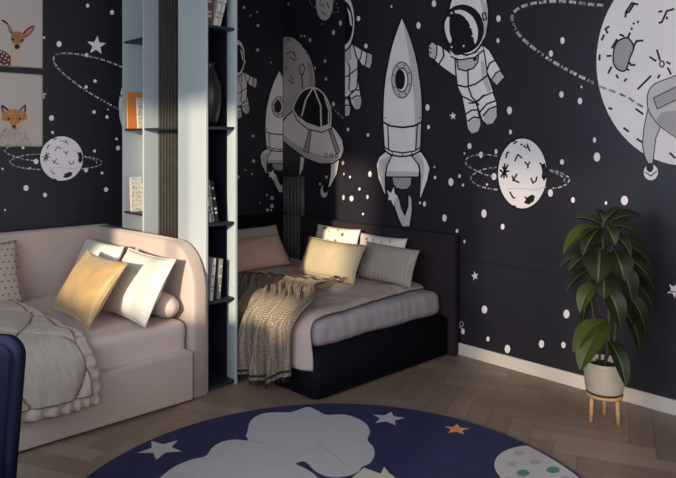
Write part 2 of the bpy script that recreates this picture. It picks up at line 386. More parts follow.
def draw_astronaut(p, m, L, w=1.45):
    S = lambda P: [m(q) for q in P]
    p.shape(S([(460, 87), (476, 99), (479, 115), (481, 125), (478.5, 132), (472, 134.3), (467.5, 129), (466, 118)]), W_, L, w)
    p.shape(S([(474, 98), (492.5, 90), (497, 103), (497.5, 116), (493, 124), (487, 125), (482, 120), (478, 108)]), W_, L, w)
    p.poly(S([(468.5, 121), (480, 118), (480.5, 125), (478, 131.5), (472, 133.5), (468.5, 129)]), G_, L+2)
    p.poly(S([(484, 113), (496, 107), (497, 116), (493, 123), (487, 124), (484, 120)]), G_, L+2)
    p.line(S([(466, 114), (472, 110), (478, 110)]), w*1.1, K_, L+3); p.line(S([(468, 121), (474, 117), (480, 118)]), w*1.1, K_, L+3)
    p.line(S([(480, 112), (487, 104), (495, 101)]), w*1.1, K_, L+3); p.line(S([(483, 116), (489, 109), (497, 106)]), w*1.1, K_, L+3)
    # arms
    p.shape(S([(432, 41.5), (441, 46), (449, 52), (457, 58), (456, 77), (443, 68), (434, 60.5), (430, 57), (431, 50)]), W_, L+3, w)
    p.shape(S([(432, 41.5), (428.5, 46), (428.5, 52), (429, 57), (435, 60), (437, 54), (437, 45)]), G_, L+5, w*.9)
    p.line(S([(428.5, 47), (431.5, 48.5)]), w*.8, K_, L+7); p.line(S([(428.5, 51.5), (431.5, 53)]), w*.8, K_, L+7)
    p.line(S([(443, 48), (444, 56), (439, 64.5)]), w*1.1, K_, L+6)
    p.shape(S([(482, 44), (489.5, 50), (497, 63), (505, 77), (497, 86), (490.5, 79), (484, 66), (479, 52)]), W_, L+3, w)
    p.shape(S([(500.5, 70.5), (505, 77), (497, 86), (491.5, 80), (496, 73)]), G_, L+5, w*.9)
    p.line(S([(487, 70), (490, 63), (496, 60)]), w*1.1, K_, L+6)
    # torso
    p.shape(S([(455, 56), (483, 45), (485, 56), (487.5, 74), (494, 92), (484, 96), (476, 103), (462, 96), (457.5, 87), (456, 72)]), W_, L+7, w)
    p.poly(S([(481, 60), (484, 62), (487, 76), (492, 91), (488, 93), (482, 78)]), G_, L+8)
    p.line(S([(457, 85), (466, 87), (476, 84), (487, 76)]), w*1.2, K_, L+9)
    p.line(S([(468, 69), (468.5, 87), (472, 97), (479, 105)]), w*1.1, K_, L+9)
    p.line(S([(469, 103), (474, 103), (480, 99), (484, 95)]), w*1.1, K_, L+9)
    p.shape(S([(457, 60), (479, 52), (478, 62), (474, 68), (466, 71), (458.5, 69)]), G_, L+9, w)
    p.poly(S([(473, 56), (477, 55), (477, 60.5), (473.5, 61)]), K_, L+11)
    # helmet
    H = []
    for k in range(32):
        t = 2*PI*k/32; H.append((468.5+20.5*math.cos(t)+1.5*math.sin(-t), 18+37*math.sin(t)))
    p.shape(S(H), W_, L+11, w*1.3)
    p.poly(S([(478, -10), (487, 5), (488.5, 22), (485, 38), (483, 38), (484, 15)]), G_, L+12)
    p.poly(S([(450, 50), (455, 55), (466, 56.5), (479, 52), (485, 46), (483.5, 50), (475, 57), (460, 59.5), (452, 56)]), W_, L+13)
    p.line(S([(451, 56.5), (460, 60), (475, 57.5), (484, 50)]), w, K_, L+14)
    a = m((462.8, 29)); b = m((484.3, 53.5)); p.ell(a[0], a[1], b[0]-a[0], b[1]-a[1], K_, L+14)
    p.poly(S(smooth_line([(455, 10.5), (462, 10), (470, 14), (475.5, 21), (478.3, 31), (477.5, 40), (475, 43.5), (473.5, 36), (471, 27), (466.5, 19), (461, 14.5), (455, 13)], 4)), W_, L+16)
    p.poly(S(smooth_line([(447.5, 17), (445, 24), (446, 34), (450, 43), (452, 40), (450, 32), (449.6, 24), (450, 17)], 4)), W_, L+16)
    for q in ((452, 13), (467, 19), (471, 27), (473, 36), (452, 47), (464, 46)):
        a = m(q); p.ell(a[0], a[1], 1, 1.2, W_, L+18, n=8)
    p.shape(S([(482.5, 14), (485.5, 12.5), (487, 19), (484, 20.5)]), G_, L+13, w)
def draw_half_astronaut(p, m, L, w=1.3):
    S = lambda P: [m(q) for q in P]
    p.shape(S([(336, 46), (353, 42), (358, 49), (358, 74), (357, 88), (345, 100), (334, 90)]), W_, L+2, w)
    p.shape(S([(336, 85), (347, 94), (351, 108), (350, 115), (346, 117), (341, 114), (338, 100)]), W_, L, w)
    p.shape(S([(347, 82), (358, 78), (360.5, 92), (362, 103), (360, 109), (355, 110), (351, 103)]), W_, L, w)
    p.poly(S([(343.5, 108), (350, 107), (350, 113), (346, 116), (343.5, 113)]), G_, L+2)
    p.poly(S([(354, 99), (361, 97), (361.5, 103), (359, 108), (355, 109)]), G_, L+2)
    for P in ([(343, 98), (347, 97), (351, 98)], [(343, 107), (347, 105), (351, 106)], [(350, 92), (355, 90), (360, 90)], [(352, 99), (356, 96), (361, 96)], [(340, 78), (348, 76), (358, 68)], [(347, 60), (350, 68), (349, 90)]):
        p.line(S(P), w, K_, L+4)
    p.shape(S([(353, 44), (364, 51), (372, 54), (372.5, 60), (371.5, 65), (370, 69), (362, 65), (357, 58)]), W_, L+5, w)
    p.poly(S([(367.5, 53), (372, 55), (372, 62), (370, 68), (366, 66)]), G_, L+7)
    p.line(S([(362, 50), (361, 57), (359, 62)]), w, K_, L+7); p.line(S([(367, 53), (366.5, 60), (365, 66)]), w, K_, L+7)
    p.poly(S([(344, 50), (351, 46), (352, 58), (348, 63), (344, 62)]), G_, L+5)
    p.ell(*m((344, 22)), *[abs(a-b) for a, b in zip(m((354.5, 50)), m((344, 22)))], W_, L+8)
    p.ell(*m((344, 23)), *[abs(a-b) for a, b in zip(m((353.3, 45)), m((344, 23)))], K_, L+9)
    p.poly(S([(347, 7), (351, 13), (352.5, 26), (350.5, 25), (349, 15)]), W_, L+10)
    p.line(S([(344, 52), (349, 48), (353, 42)]), w*1.3, K_, L+9)
def draw_planet(p, m, L, w=1.9):
    S = lambda P: [m(q) for q in P]
    c = m((522.5, 173.5)); e = m((548.5, 210.5)); rx, ry = e[0]-c[0], e[1]-c[1]
    p.ell(c[0], c[1], rx, ry, K_, L, n=40); p.ell(c[0], c[1], rx-w*.9, ry-w*1.1, W_, L+1, n=40)
    for P in ([(506, 147), (510, 142), (515, 141)], [(514, 144), (517, 141.5)], [(506, 158), (507, 153), (509, 152)], [(515, 161), (518, 154.5), (522, 158)], [(521, 144), (522, 145)], [(524, 145.5), (525, 147)], [(527, 144), (529, 149), (530, 151)], [(526, 148), (528, 147)],
              [(525, 162), (528, 165), (530, 162)], [(528, 165), (528, 168)], [(512, 176), (514, 180), (519, 182.5)], [(513, 181), (517, 174)], [(531, 178), (533, 183), (536, 181), (537, 177)], [(510, 192), (513, 197.5), (515, 198)], [(525, 197), (527, 199)], [(540, 163), (542, 165), (544, 166)]):
        p.line(S(P), w*.85, K_, L+2)
    for P in ([(500, 170), (504, 173), (508, 165)], [(501, 177), (504, 172), (509, 171)], [(504, 178), (505, 164)], [(507, 177), (503, 167)]): p.line(S(P), w*.95, K_, L+2)
    def bl(pts): p.poly(S(pts), K_, L+2)
    bl([(524, 203), (527, 197.5), (532, 194.5), (535, 196), (534, 201), (529, 204.5)])
    bl([(541, 165), (545, 163), (547, 170), (547, 177), (544, 181), (541.5, 177), (542.5, 172)])
    bl([(512, 206), (515, 205), (517, 208)])
    p.line(S([(507, 189), (520, 188), (535, 190), (546, 187)]), w*.5, G_, L+1.5)
def mural_right():
    p = Paint(lambda x, y: on_x(x, y, WX), (-1, 0, 0), .0002)
    p.lo = 345.2
    for x, y, a, *b in ((358.5, 18.5, 1.8, 2.6), (366, 46, 1.7, 2.4), (391.5, 6.5, 1), (434, 3.5, 2.2, 3.4), (418.5, 25.5, 2.1, 3.5), (498.5, 18.5, 2.2, 3.4), (498, 40.5, 1.5, 2.5), (427.5, 107.5, 2, 3.3), (509.5, 110.5, 2.5, 4),
        (428.5, 127, 1.4, 2.2), (469.5, 146, 2, 3), (464.5, 153.5, .9), (481, 154.8, 2, 3.2), (496, 151.5, 1.5, 2.5), (494, 176.5, 2.5, 3.5), (510.5, 132, 1.4, 2.4), (434.5, 167, .8), (435, 177.5, 1.2), (459.5, 176, 1.3), (451, 182, 2.5, 4),
        (463, 185, 1.1), (487, 184.5, 1), (424.5, 204, 1.6, 2.6), (420, 203, 1), (444.5, 218, 2.2, 3.6), (484, 213.5, 2.6, 4.2), (502.7, 226.7, 1.9, 2.9), (457, 231, 1.4, 2), (464.5, 241.5, 1.1, 1.8), (370, 174, 1.8, 3), (562.5, 40.5, 2.2, 3.5),
        (551, 53.5, 2, 3.3), (561.5, 94.5, 2.2, 3.3), (580, 101, 2.2, 3.3), (581.5, 87, 1), (594.5, 140, 1.6, 2.7), (597, 157, 3.2, 4.6), (562, 162, 2, 2.7), (550.5, 193, 2.5, 3.8), (573, 200, 2, 2.9), (606, 203, 1.3), (624.5, 200.5, 3.6, 4.7),
        (484.5, 309.5, 2.8, 4), (463, 331.5, 1.8, 3), (488, 339, 1.6, 2.5), (507.5, 349, 2.8, 4.2), (541.5, 344, 2.7, 4), (563.5, 345, 2.2, 3.2), (566.5, 314, 3, 4.4), (348, 129.5, 1.3, 1.8), (368, 135, 1.4, 2), (350, 177, .9), (359.5, 189, 1.1, 1.5),
        (351.5, 198.5, 1.9, 2.8), (367.5, 197, 1.1, 2), (363, 214, .9)):
        p.ell(x, y, a, b[0] if b else a*1.4, W_, 0, n=14)
    p.star(475, 276, 5, W_, 0, -100, .8); p.star(453, 116, 4.4, W_, 0, -95, .85); p.star(674, 290, 8, W_, 0, -60, .9)
    p.ring(461.5, 324, 1.8, 2.4, .6, W_, 0); p.line([(459, 327), (463, 329)], .6, W_, 0)
    draw_half_astronaut(p, lambda q: q, 2)
    draw_rocket(p, lambda q: q, 2); draw_astronaut(p, lambda q: q, 2)
    # ringed planet
    p.dash([(497, 156), (485, 154.5), (474, 155.5), (466.5, 159), (467, 165), (477, 171), (487, 175), (496, 177)], 1.3, W_, 1, 3.4, 1.8)
    p.dash([(498, 167), (485, 169), (474, 174), (471, 179), (477, 185), (489, 188.5), (500, 190)], 1.3, W_, 1, 3.4, 1.8)
    p.dash([(550, 170), (560, 172.5), (569, 178), (567, 183.5), (559, 187.5), (548, 188)], 1.5, W_, 1, 3.2, 1.6)
    p.dash([(551, 171), (558, 174), (564, 178), (564, 182)], 1.3, W_, 1, 3, 1.6)
    draw_planet(p, lambda q: q, 2)
    # long dashed orbit and the big moon
    p.dash([(602.8, 5), (592, 4.5), (581, 3), (559, 1.3), (536, 3), (521, 7), (513, 14), (512.8, 22.6), (518.6, 34), (531, 46), (546, 57), (564, 68), (581.5, 77), (598, 85.5)], 3.0, W_, 1, 5.2, 2.4)
    p.ell(685, 62, 88.5, 103.5, W_, 2, n=72)
    p.dash([(600, 86.5), (612, 91), (627, 97), (636, 103), (645, 108)], 2.2, G_, 3, 6, 3)
    p.shape(smooth_line([(618, 41), (627, 37.5), (633, 44), (634, 48), (630, 58), (626, 70), (619, 70), (614, 64), (613.5, 54), (615, 46), (618, 41)], 5)[:-1], D_, 4, 1.6)
    for P in ([(628, 38), (630, 33)], [(633, 47), (637, 41), (643, 40.5)], [(629, 62), (631, 65), (635, 65)], [(626, 69), (629, 70)], [(631.5, 29.5), (632, 28)], [(633.5, 24), (634, 23)], [(637.5, 22.5), (638.5, 21.5)],
              [(612, 48), (617, 39.5)], [(620, 34.5), (624, 36)], [(607, 56), (611, 55.8)], [(599.5, 60), (599.7, 55)], [(602, 40), (604, 35)], [(607.5, 33), (605.5, 29), (609, 26.5)], [(608.5, 73), (611.5, 67)], [(616.5, 75), (618, 78)], [(624.5, 81), (626.5, 79)],
              [(638, 89), (651, 76)], [(625.5, 17), (626, 12), (632, 3), (638, 4.5)], [(626, 13), (629, 12), (634, 4)], [(659, 23), (662, 22), (667, 11), (674, 9)], [(659, 12), (662, 11)], [(667, 19), (667, 17)], [(650, 57), (656, 61)], [(657, 50), (660, 60)], [(667, 62), (670, 64)], [(668, 68), (671, 74)],
              [(658, 78), (659.5, 75)], [(609, 108), (612, 109)], [(636, 109), (643, 114)], [(624, 128), (628.5, 131.5)], [(637, 139), (642, 142)], [(651, 145), (655, 145)], [(670, 153), (675, 158)]):
        p.line(P, 2.1, K_, 4)
    p.ring(662, 64, 2.2, 3, 1.4, K_, 4)
    # the saucer in front of the moon
    U = smooth_line([(700, 64), (684, 72), (668, 78.5), (655, 84), (648.5, 92), (647.5, 104), (650, 113), (658, 124), (668, 132), (684, 142), (700, 148), (725, 152), (752, 146), (768, 130), (772, 108), (764, 86), (742, 70), (720, 64), (700, 64)], 6)[:-1]
    p.shape([(648, 109), (661, 126), (656, 138), (652.5, 166), (650, 167), (645, 157), (642.5, 145), (644, 128)], G_, 6, 1)
    p.shape(U, G_, 8, 1); p.poly([(700, 112), (680, 110), (662, 112), (656, 120), (664, 128), (684, 141), (700, 147), (725, 151), (750, 145), (766, 130), (750, 118), (725, 113)], D_, 9)
    p.shape([(653.5, 98), (690, 80), (690, 93), (657.5, 109)], D_, 10, 1)
    p.ell(651, 172, 8.2, 9, K_, 6); p.ell(651, 172.3, 7.2, 8, W_, 7); p.ell(650, 167.5, 3.6, 4.6, K_, 8); p.line([(645, 172), (651, 176), (657, 171)], 1, K_, 8)
    # part of the roll between corner and seam: a smaller view of moon and saucer
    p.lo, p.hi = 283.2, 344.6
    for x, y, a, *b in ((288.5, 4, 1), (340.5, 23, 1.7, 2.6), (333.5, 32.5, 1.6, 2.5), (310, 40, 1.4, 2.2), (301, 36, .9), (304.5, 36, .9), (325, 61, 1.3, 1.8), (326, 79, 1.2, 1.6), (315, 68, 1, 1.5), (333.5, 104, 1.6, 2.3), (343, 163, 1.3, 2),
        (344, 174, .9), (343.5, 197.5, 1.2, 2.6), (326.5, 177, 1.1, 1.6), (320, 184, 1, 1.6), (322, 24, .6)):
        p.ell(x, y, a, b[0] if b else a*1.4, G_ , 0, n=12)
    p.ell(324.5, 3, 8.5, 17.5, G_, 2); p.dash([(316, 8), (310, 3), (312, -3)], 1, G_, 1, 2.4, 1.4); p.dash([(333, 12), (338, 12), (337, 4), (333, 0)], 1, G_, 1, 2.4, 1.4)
    for P in ([(320, 4), (324, 6)], [(327, 2), (329, 8)], [(322, 12), (326, 15)], [(319, -2), (321, 1)]): p.line(P, 1, K_, 3)
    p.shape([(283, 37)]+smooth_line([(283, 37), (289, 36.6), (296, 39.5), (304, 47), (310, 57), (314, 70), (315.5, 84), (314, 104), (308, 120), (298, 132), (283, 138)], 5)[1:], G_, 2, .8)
    p.poly([(307, 62), (311, 62), (314.5, 84), (313, 100), (309, 90), (309, 74)], D_, 3)
    for P in ([(285, 41), (288, 38.5), (291, 41)], [(286, 54), (291, 51.5), (295, 53)], [(290, 57), (294, 60), (297, 59)], [(290, 76), (293, 80)], [(291, 84), (294, 82)], [(289, 80), (292, 82)], [(302, 46), (305, 49)], [(306, 52), (307, 54)], [(293, 52), (296, 57)], [(285, 66), (287, 70)]):
        p.line(P, .9, K_, 4)
    p.shape([(299.5, 66), (303, 63.5), (305, 69), (303, 75), (300, 73)], G_, 5, .9); p.line([(302, 74), (302.5, 89)], 1, K_, 5)
    p.shape([(331, 160), (339.5, 160), (337, 174), (331, 186), (328, 188), (330.5, 175)], W_, 4, .8)
    p.shape([(300.5, 156), (305, 158), (303.5, 168), (300.5, 175), (299, 174)], W_, 4, .8)
    p.ell(300.4, 179.5, 3, 4, G_, 4); p.ell(300.6, 178, 1.6, 2.4, K_, 5); p.ell(324.2, 191.5, 3.6, 6, G_, 4); p.ell(325.4, 189, 2.6, 4, K_, 5)
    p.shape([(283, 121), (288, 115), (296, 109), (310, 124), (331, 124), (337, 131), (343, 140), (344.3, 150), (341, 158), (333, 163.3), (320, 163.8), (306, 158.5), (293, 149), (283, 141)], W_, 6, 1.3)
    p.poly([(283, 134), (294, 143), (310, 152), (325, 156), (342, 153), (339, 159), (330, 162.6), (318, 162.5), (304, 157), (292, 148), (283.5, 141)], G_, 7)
    p.shape([(309.5, 129), (303.5, 151), (309, 153), (311.5, 130)], D_, 8, .8); p.shape([(328, 128), (336.5, 154), (340, 152), (331, 127)], D_, 8, .8)
    for x in (326, 331.5, 337): p.ring(x, 155.5, 1.3, 2.2, .7, K_, 9)
    p.shape([(293, 110), (296, 109), (304, 121), (316, 127), (330, 125), (331.5, 120), (332, 128), (322, 132.5), (308, 129), (297, 120)], W_, 10, 1.1)
    Dm = smooth_line([(293, 109), (297, 99), (303, 91), (313, 87.5), (322, 92), (328, 101), (331, 112), (331, 124)], 5)
    p.shape(Dm+[(320, 128), (306, 123), (297, 116)], K_, 12, 1.6, W_)
    p.line([(313, 88), (306, 100), (302, 116)], 1.6, W_, 14); p.line([(314, 88), (321, 106), (321.5, 127)], 1.6, W_, 14); p.line([(325, 97), (329, 110), (329, 124)], 1.4, W_, 14)
    p.dash([(330, 106), (337, 112), (344, 119)], 1.4, G_, 2, 3, 1.4)
    o = obj('mural_print', p.bm, MM, wall_right); o['label'] = 'white and grey astronaut, rocket, moon and flying saucer mural print'
    # narrow fluted strip in the corner above the headboard
mural_right()
def mural_back():
    p = Paint(lambda x, y: on_y(x, y, WY), (0, -1, 0), .0002)
    p.hi = 282.6
    for x, y, r in ((87.5, 5.5, 1.8), (112, 12.5, 2.2), (59, 44, 2.6), (44, 37.5, 1.3), (86.5, 55, 1.8), (95, 81, 1.6), (86, 87, 1.6), (94, 112, 1.7), (107, 117, 1.6), (51.5, 118, 2.5), (52.5, 132.5, 1.4), (116.5, 139, 1.3), (118, 148, 2.1),
        (94.5, 151, 1.4), (36, 161.5, 2.4), (86, 170, 2), (102, 173, 1.3), (2.5, 169, 1), (26, 188, 2.6), (45, 195, 2), (106, 189.5, 2.2), (5, 210, 1), (23, 147.5, 1.5), (244, 7.5, 1.5), (250.5, 15.5, 1), (257, 12, 1), (258, 25.5, 1.5),
        (257.5, 50, 1.5), (244.5, 61.5, 1.4), (271, 62.5, .8), (253, 136, 1.4), (253.5, 161, 1.5), (252, 174, 1), (238, 177, 1.4), (245.5, 170, .8), (272, 198, 1.7), (272, 206, 1.7), (267, 195, 1), (267.5, 210, 1.4), (271, 210, 1), (260, 203, .8), (108, 109.5, .8), (30, 168, 1)):
        p.ell(x, y, r, r*1.12, W_ if x < 200 else G_, 0, n=14)
    p.star(96.5, 45.5, 10, W_, 0, -85); p.star(42, 95, 5, W_, 0, -90)
    p.dash([(123, 67.5), (112, 63), (100, 59), (87, 56), (76, 54), (63, 53.3), (55.5, 55), (53.5, 60), (57, 67), (64, 74), (72, 80.5), (85, 90), (100, 99), (119, 109.5)], 1.7, W_, 1, 4, 1.7)
    p.ell(157.5, 107, 39.5, 50, W_, 2, n=60); p.ring(157.5, 107, 39.5, 50, 1.2, K_, 3); p.line([(120, 94), (121, 97), (123, 93)], 1, K_, 4)
    f = lambda q: (61.5+(q[0]-522.5)*.86, 158.5+(q[1]-173.5)*.63)
    g = lambda q: (61.5+(q[0]-522.5)*1.0, 158.5+(q[1]-173.5)*.68)
    p.dash([g(q) for q in ((500, 156), (485, 154.5), (474, 155.5), (466.5, 159), (467, 165), (477, 171), (487, 175), (498, 177))], 1.1, W_, 1, 3, 1.4)
    p.dash([g(q) for q in ((500, 167), (485, 169), (474, 174), (471, 179), (477, 185), (489, 188.5), (502, 190))], 1.1, W_, 1, 3, 1.4)
    p.dash([f(q) for q in ((548, 170), (560, 172.5), (569, 178), (567, 183.5), (559, 187.5), (546, 190))], 1.1, W_, 1, 2.6, 1.3)
    p.dash([f(q) for q in ((550, 171), (558, 174), (563, 178), (563, 182))], 1.0, W_, 1, 2.4, 1.3)
    draw_planet(p, f, 2, 1.0)
    draw_rocket(p, lambda q: (279+(q[0]-402)*.74, 70+(q[1]-16.5)*.582), 2, True, .9)
    draw_half_astronaut(p, lambda q: (237.5+(q[0]-344)*.68, 74+(q[1]-47)*.64), 2, .8)
    o = obj('mural_print', p.bm, MM, wall_back); o['label'] = 'white and grey planet, orbit, astronaut and rocket mural print'
mural_back()
# fluted strip standing in the corner of the right wall above the headboard
bm = bmesh.new()
for k in range(6):
    y0 = 4.80+k*.052
    add_lathe(bm, [(.0, .80), (.024, .80), (.024, 1.262), (.0, 1.262)], WX-.006, y0+.03, 12)
tr = struct('trim_2', bm, mat('fluted_grey', (.085, .085, .09), .5), True)

# ------------------------------------------------------------------ window wall (left), sun comes through it
bm = bmesh.new()
holes = [(1.45, 3.2, 1.33, 2.80), (-.75, .45, .35, 2.80)]
ys = sorted([WF, WY]+[v for h in holes for v in h[:2]])
for a, b in zip(ys, ys[1:]):
    h = [h for h in holes if h[0] <= a and h[1] >= b]
    if h:
        add_box(bm, (WL-.12, a, 0), (WL, b, h[0][2])); add_box(bm, (WL-.12, a, h[0][3]), (WL, b, CEIL))
    else: add_box(bm, (WL-.12, a, 0), (WL, b, CEIL))
struct('wall_left', bm, M['plain_wall'])
for i, (a, b, z0, z1) in enumerate(holes):
    bm = bmesh.new(); t = .035
    for lo, hi in (((a, z0), (a+t, z1)), ((b-t, z0), (b, z1)), ((a, z0), (b, z0+t)), ((a, z1-t), (b, z1)), (((a+b)/2-.015, z0), ((a+b)/2+.015, z1))):
        add_box(bm, (WL-.09, lo[0], lo[1]), (WL-.03, hi[0], hi[1]))
    w = struct('window_%d' % (i+1), bm, M['metal'])
    bm = box((WL-.063, a+t, z0+t), (WL-.057, b-t, z1-t)); obj('window_pane', bm, M['glass'] if i == 0 else M['dim_glass'], w)
# ================================================================== left daybed
BZ = .955
bed = empty('daybed', (1.2, 4.35, 0), 'rose-beige upholstered daybed with raised back and curved end panel, at left', 'bed')
part('base_board', box((.12, 3.588, .014), (2.185, 3.70, .310), .014, 4), M['rose_fabric'], bed, True)
part('plinth', box((.16, 3.67, 0), (2.25, 5.0, .04)), M['slat_gap'], bed)
part('platform', box((.14, 3.70, .04), (2.20, 5.0, .22), .01), M['rose_fabric'], bed)
part('back_panel', box((.02, 5.0, .04), (2.31, 5.11, BZ), .022, 5), M['rose_fabric'], bed, True)
def end_panel(x0, x1, name):
    prof = [(5.01, .01), (5.01, BZ)]
    R = .30; F0 = 3.622
    for k in range(13):
        t = PI/2*k/12; prof.append((F0+R-R*math.sin(t), BZ-R+R*math.cos(t)))
    prof.append((F0, .006))
    bm = bmesh.new(); add_prism(bm, prof, 'X', x0, x1)
    bmesh.ops.recalc_face_normals(bm, faces=bm.faces[:])
    es = [e for e in bm.edges if abs(e.verts[0].co.x-e.verts[1].co.x) < 1e-5]
    bmesh.ops.bevel(bm, geom=es, offset=.022, segments=4, affect='EDGES', profile=.5)
    part(name, bm, M['rose_fabric'], bed, True)
end_panel(2.20, 2.31, 'end_panel'); end_panel(.02, .13, 'end_panel')
def puffbox(lo, hi, r, amp=.006, n=(34, 26, 8), seed=0, dome=.0):
    bm = bmesh.new(); lo, hi = V(lo), V(hi); s = hi-lo; c = (lo+hi)/2
    bmesh.ops.create_cube(bm, size=1)
    for v in bm.verts: v.co = V((v.co.x*s.x, v.co.y*s.y, v.co.z*s.z))+c
    bmesh.ops.bevel(bm, geom=bm.edges[:], offset=r, segments=5, affect='EDGES', profile=.5)
    for ax, k in ((0, n[0]), (1, n[1]), (2, n[2])):
        for q in range(1, k):
            t = lo[ax]+r+(s[ax]-2*r)*q/k; no = V((0, 0, 0)); no[ax] = 1; co = V(c); co[ax] = t
            bmesh.ops.bisect_plane(bm, geom=bm.verts[:]+bm.edges[:]+bm.faces[:], plane_co=co, plane_no=no)
    bm.normal_update()
    for v in bm.verts:
        nz = noise.noise(v.co*5+V((seed, 0, 0)))*amp+noise.noise(v.co*14+V((seed, 3, 0)))*amp*.4
        v.co += v.normal*nz
    return bm
part('mattress', puffbox((.15, 3.665, .225), (2.19, 4.99, .485), .05, .007), M['sheet'], bed, True)

# ------------------------------------------------------------------ pillows
def pillow_mesh(W, H, T, nu=26, nv=22, pinch=.07, wr=.012, seed=0, flat=0, mi=0):
    bm = bmesh.new(); front = {}; back = {}
    for s, store in ((1, front), (-1, back)):
        for i in range(nu+1):
            for j in range(nv+1):
                u = -1+2*i/nu; v = -1+2*j/nv
                u2 = math.copysign(abs(u)**.85, u); v2 = math.copysign(abs(v)**.85, v)
                x = u2*W/2*(1-pinch*(1-v2*v2)); y = v2*H/2*(1-pinch*(1-u2*u2))
                th = (max(0, 1-abs(u2)**2.6))**.55*(max(0, 1-abs(v2)**2.6))**.55
                z = s*T/2*th
                nn = noise.noise(V((x*7+seed, y*7, s*2)))*wr*th + noise.noise(V((x*20+seed, y*20, s)))*wr*.35*th
                # radial creases from the corners
                edge = i in (0, nu) or j in (0, nv)
                cr = math.sin(math.atan2(abs(v2)-.98, abs(u2)-.98)*9+seed)*.35*wr*max(0, (abs(u2)*abs(v2)))**2
                if edge and s == -1: store[i, j] = front[i, j]; continue
                store[i, j] = bm.verts.new((x, y+H/2, 0 if edge else z+s*(nn+cr*(0 if edge else 1))))
        for i in range(nu):
            for j in range(nv):
                q = [store[i, j], store[i+1, j], store[i+1, j+1], store[i, j+1]]
                f = bm.faces.new(q if s == 1 else q[::-1]); f.material_index = mi
    return bm
def frame3(A, B, Cm):
    A, B, Cm = V(A), V(B), V(Cm); w = (B-A).normalized(); mid = (A+B)/2; up = Cm-mid; up = (up-w*up.dot(w)); H = up.length; up.normalize()
    n = w.cross(up); m = Matrix((w, up, n)).transposed().to_4x4(); m.translation = mid
    return m, (B-A).length, H
def pillow(name, label, cat, A, B, Cm, T, m, group=None, seed=0, extra=None, pattern=None, pinch=.07, piping=None, wr=.012, key='cover'):
    mx, W, H = frame3(A, B, Cm)
    root = bpy.data.objects.new(name, None); C.objects.link(root); root.matrix_world = mx; root.empty_display_size = .1
    tag(root, label, cat, group)
    cb = pillow_mesh(W, H, T, seed=seed, pinch=pinch, wr=wr); n0 = None
    if pattern:
        bmesh.ops.recalc_face_normals(cb, faces=cb.faces[:]); pattern(cb, W, H, T)
    c = obj(key, cb, m, root, True, recalc=not pattern)
    if piping:
        bm = bmesh.new(); P = []
        N = 26
        for side in range(4):
            for k in range(N):
                t = -1+2*k/N
                u, v = ((t, -1), (1, t), (-t, 1), (-1, -t))[side]
                P.append(V((u*W/2*(1-pinch*(1-v*v)), v*H/2*(1-pinch*(1-u*u))+H/2, 0)))
        P.append(P[0]); add_tube(bm, P, .0045, 6); obj('piping', bm, piping, root, True)
    if extra: extra(root, W, H, T)
    return root
pillow('pillow', 'white pillow leaning on the daybed end panel, behind the gold cushion', 'pillow', (1.90, 3.665, .50), (1.90, 4.29, .50), (2.105, 3.98, .875), .15, M['white_linen'], 'white pillows on the daybed', 1, piping=M['white_linen'], wr=.016)
pillow('pillow', 'white pillow in the back corner of the beige daybed, furthest behind', 'pillow', (1.93, 4.34, .50), (1.93, 4.95, .50), (2.10, 4.65, .885), .14, M['white_linen'], 'white pillows on the daybed', 5)
pillow('gold_cushion', 'shiny gold square cushion leaning on white pillows of the daybed', 'cushion', (1.63, 3.84, .505), (1.66, 4.50, .505), (1.885, 4.16, .86), .15, M['gold'], None, 9, pinch=.10, wr=.02, piping=M['gold'])
# bolster lying against the end panel
bm = bmesh.new(); P = []
for k in range(15):
    t = k/14; P.append((V((2.115, 3.70+.62*t, .565))))
rings = []
for i, p_ in enumerate(P):
    t = i/14; rr = .078*(1-abs(2*t-1)**6)**.5 if 0 < t < 1 else .02
    rings.append([bm.verts.new(p_+V((math.cos(2*PI*k/20)*rr, 0, math.sin(2*PI*k/20)*rr))) for k in range(20)])
for a, b in zip(rings, rings[1:]):
    for k in range(20): bm.faces.new((a[k], a[(k+1) % 20], b[(k+1) % 20], b[k]))
bm.faces.new(rings[0]); bm.faces.new(rings[-1])
tag(obj('bolster', bm, M['sheet'], None, True), 'small round beige bolster lying between white pillow and curved daybed end', 'bolster')
def dots(bm, W, H, T):
    nx = int(W/.042); ny = int(H/.042)
    for i in range(nx):
        for j in range(ny):
            x = -W/2+(i+.5+(j % 2)*.5)*W/(nx+.5); y = (j+.5)*H/ny
            u, v = 2*x/W, 2*y/H-1
            if abs(u) > .93: continue
            th = (1-abs(u)**2.6)**.55*(1-abs(v)**2.6)**.55
            z = T/2*th+.004
            for k in (0,):
                vs = [bm.verts.new((x+.005*math.cos(a)*(1-.07), y+.007*math.sin(a), z)) for a in [2*PI*q/7 for q in range(7)]]
                bm.faces.new(vs).material_index = 1
pillow('polka_dot_cushion', 'beige cushion with small dark dots against the daybed back, leftmost', 'cushion', (1.12, 4.80, .50), (1.585, 4.80, .50), (1.35, 4.93, .915), .14, [M['polka'], M['polka_dot']], None, 12, None, dots)

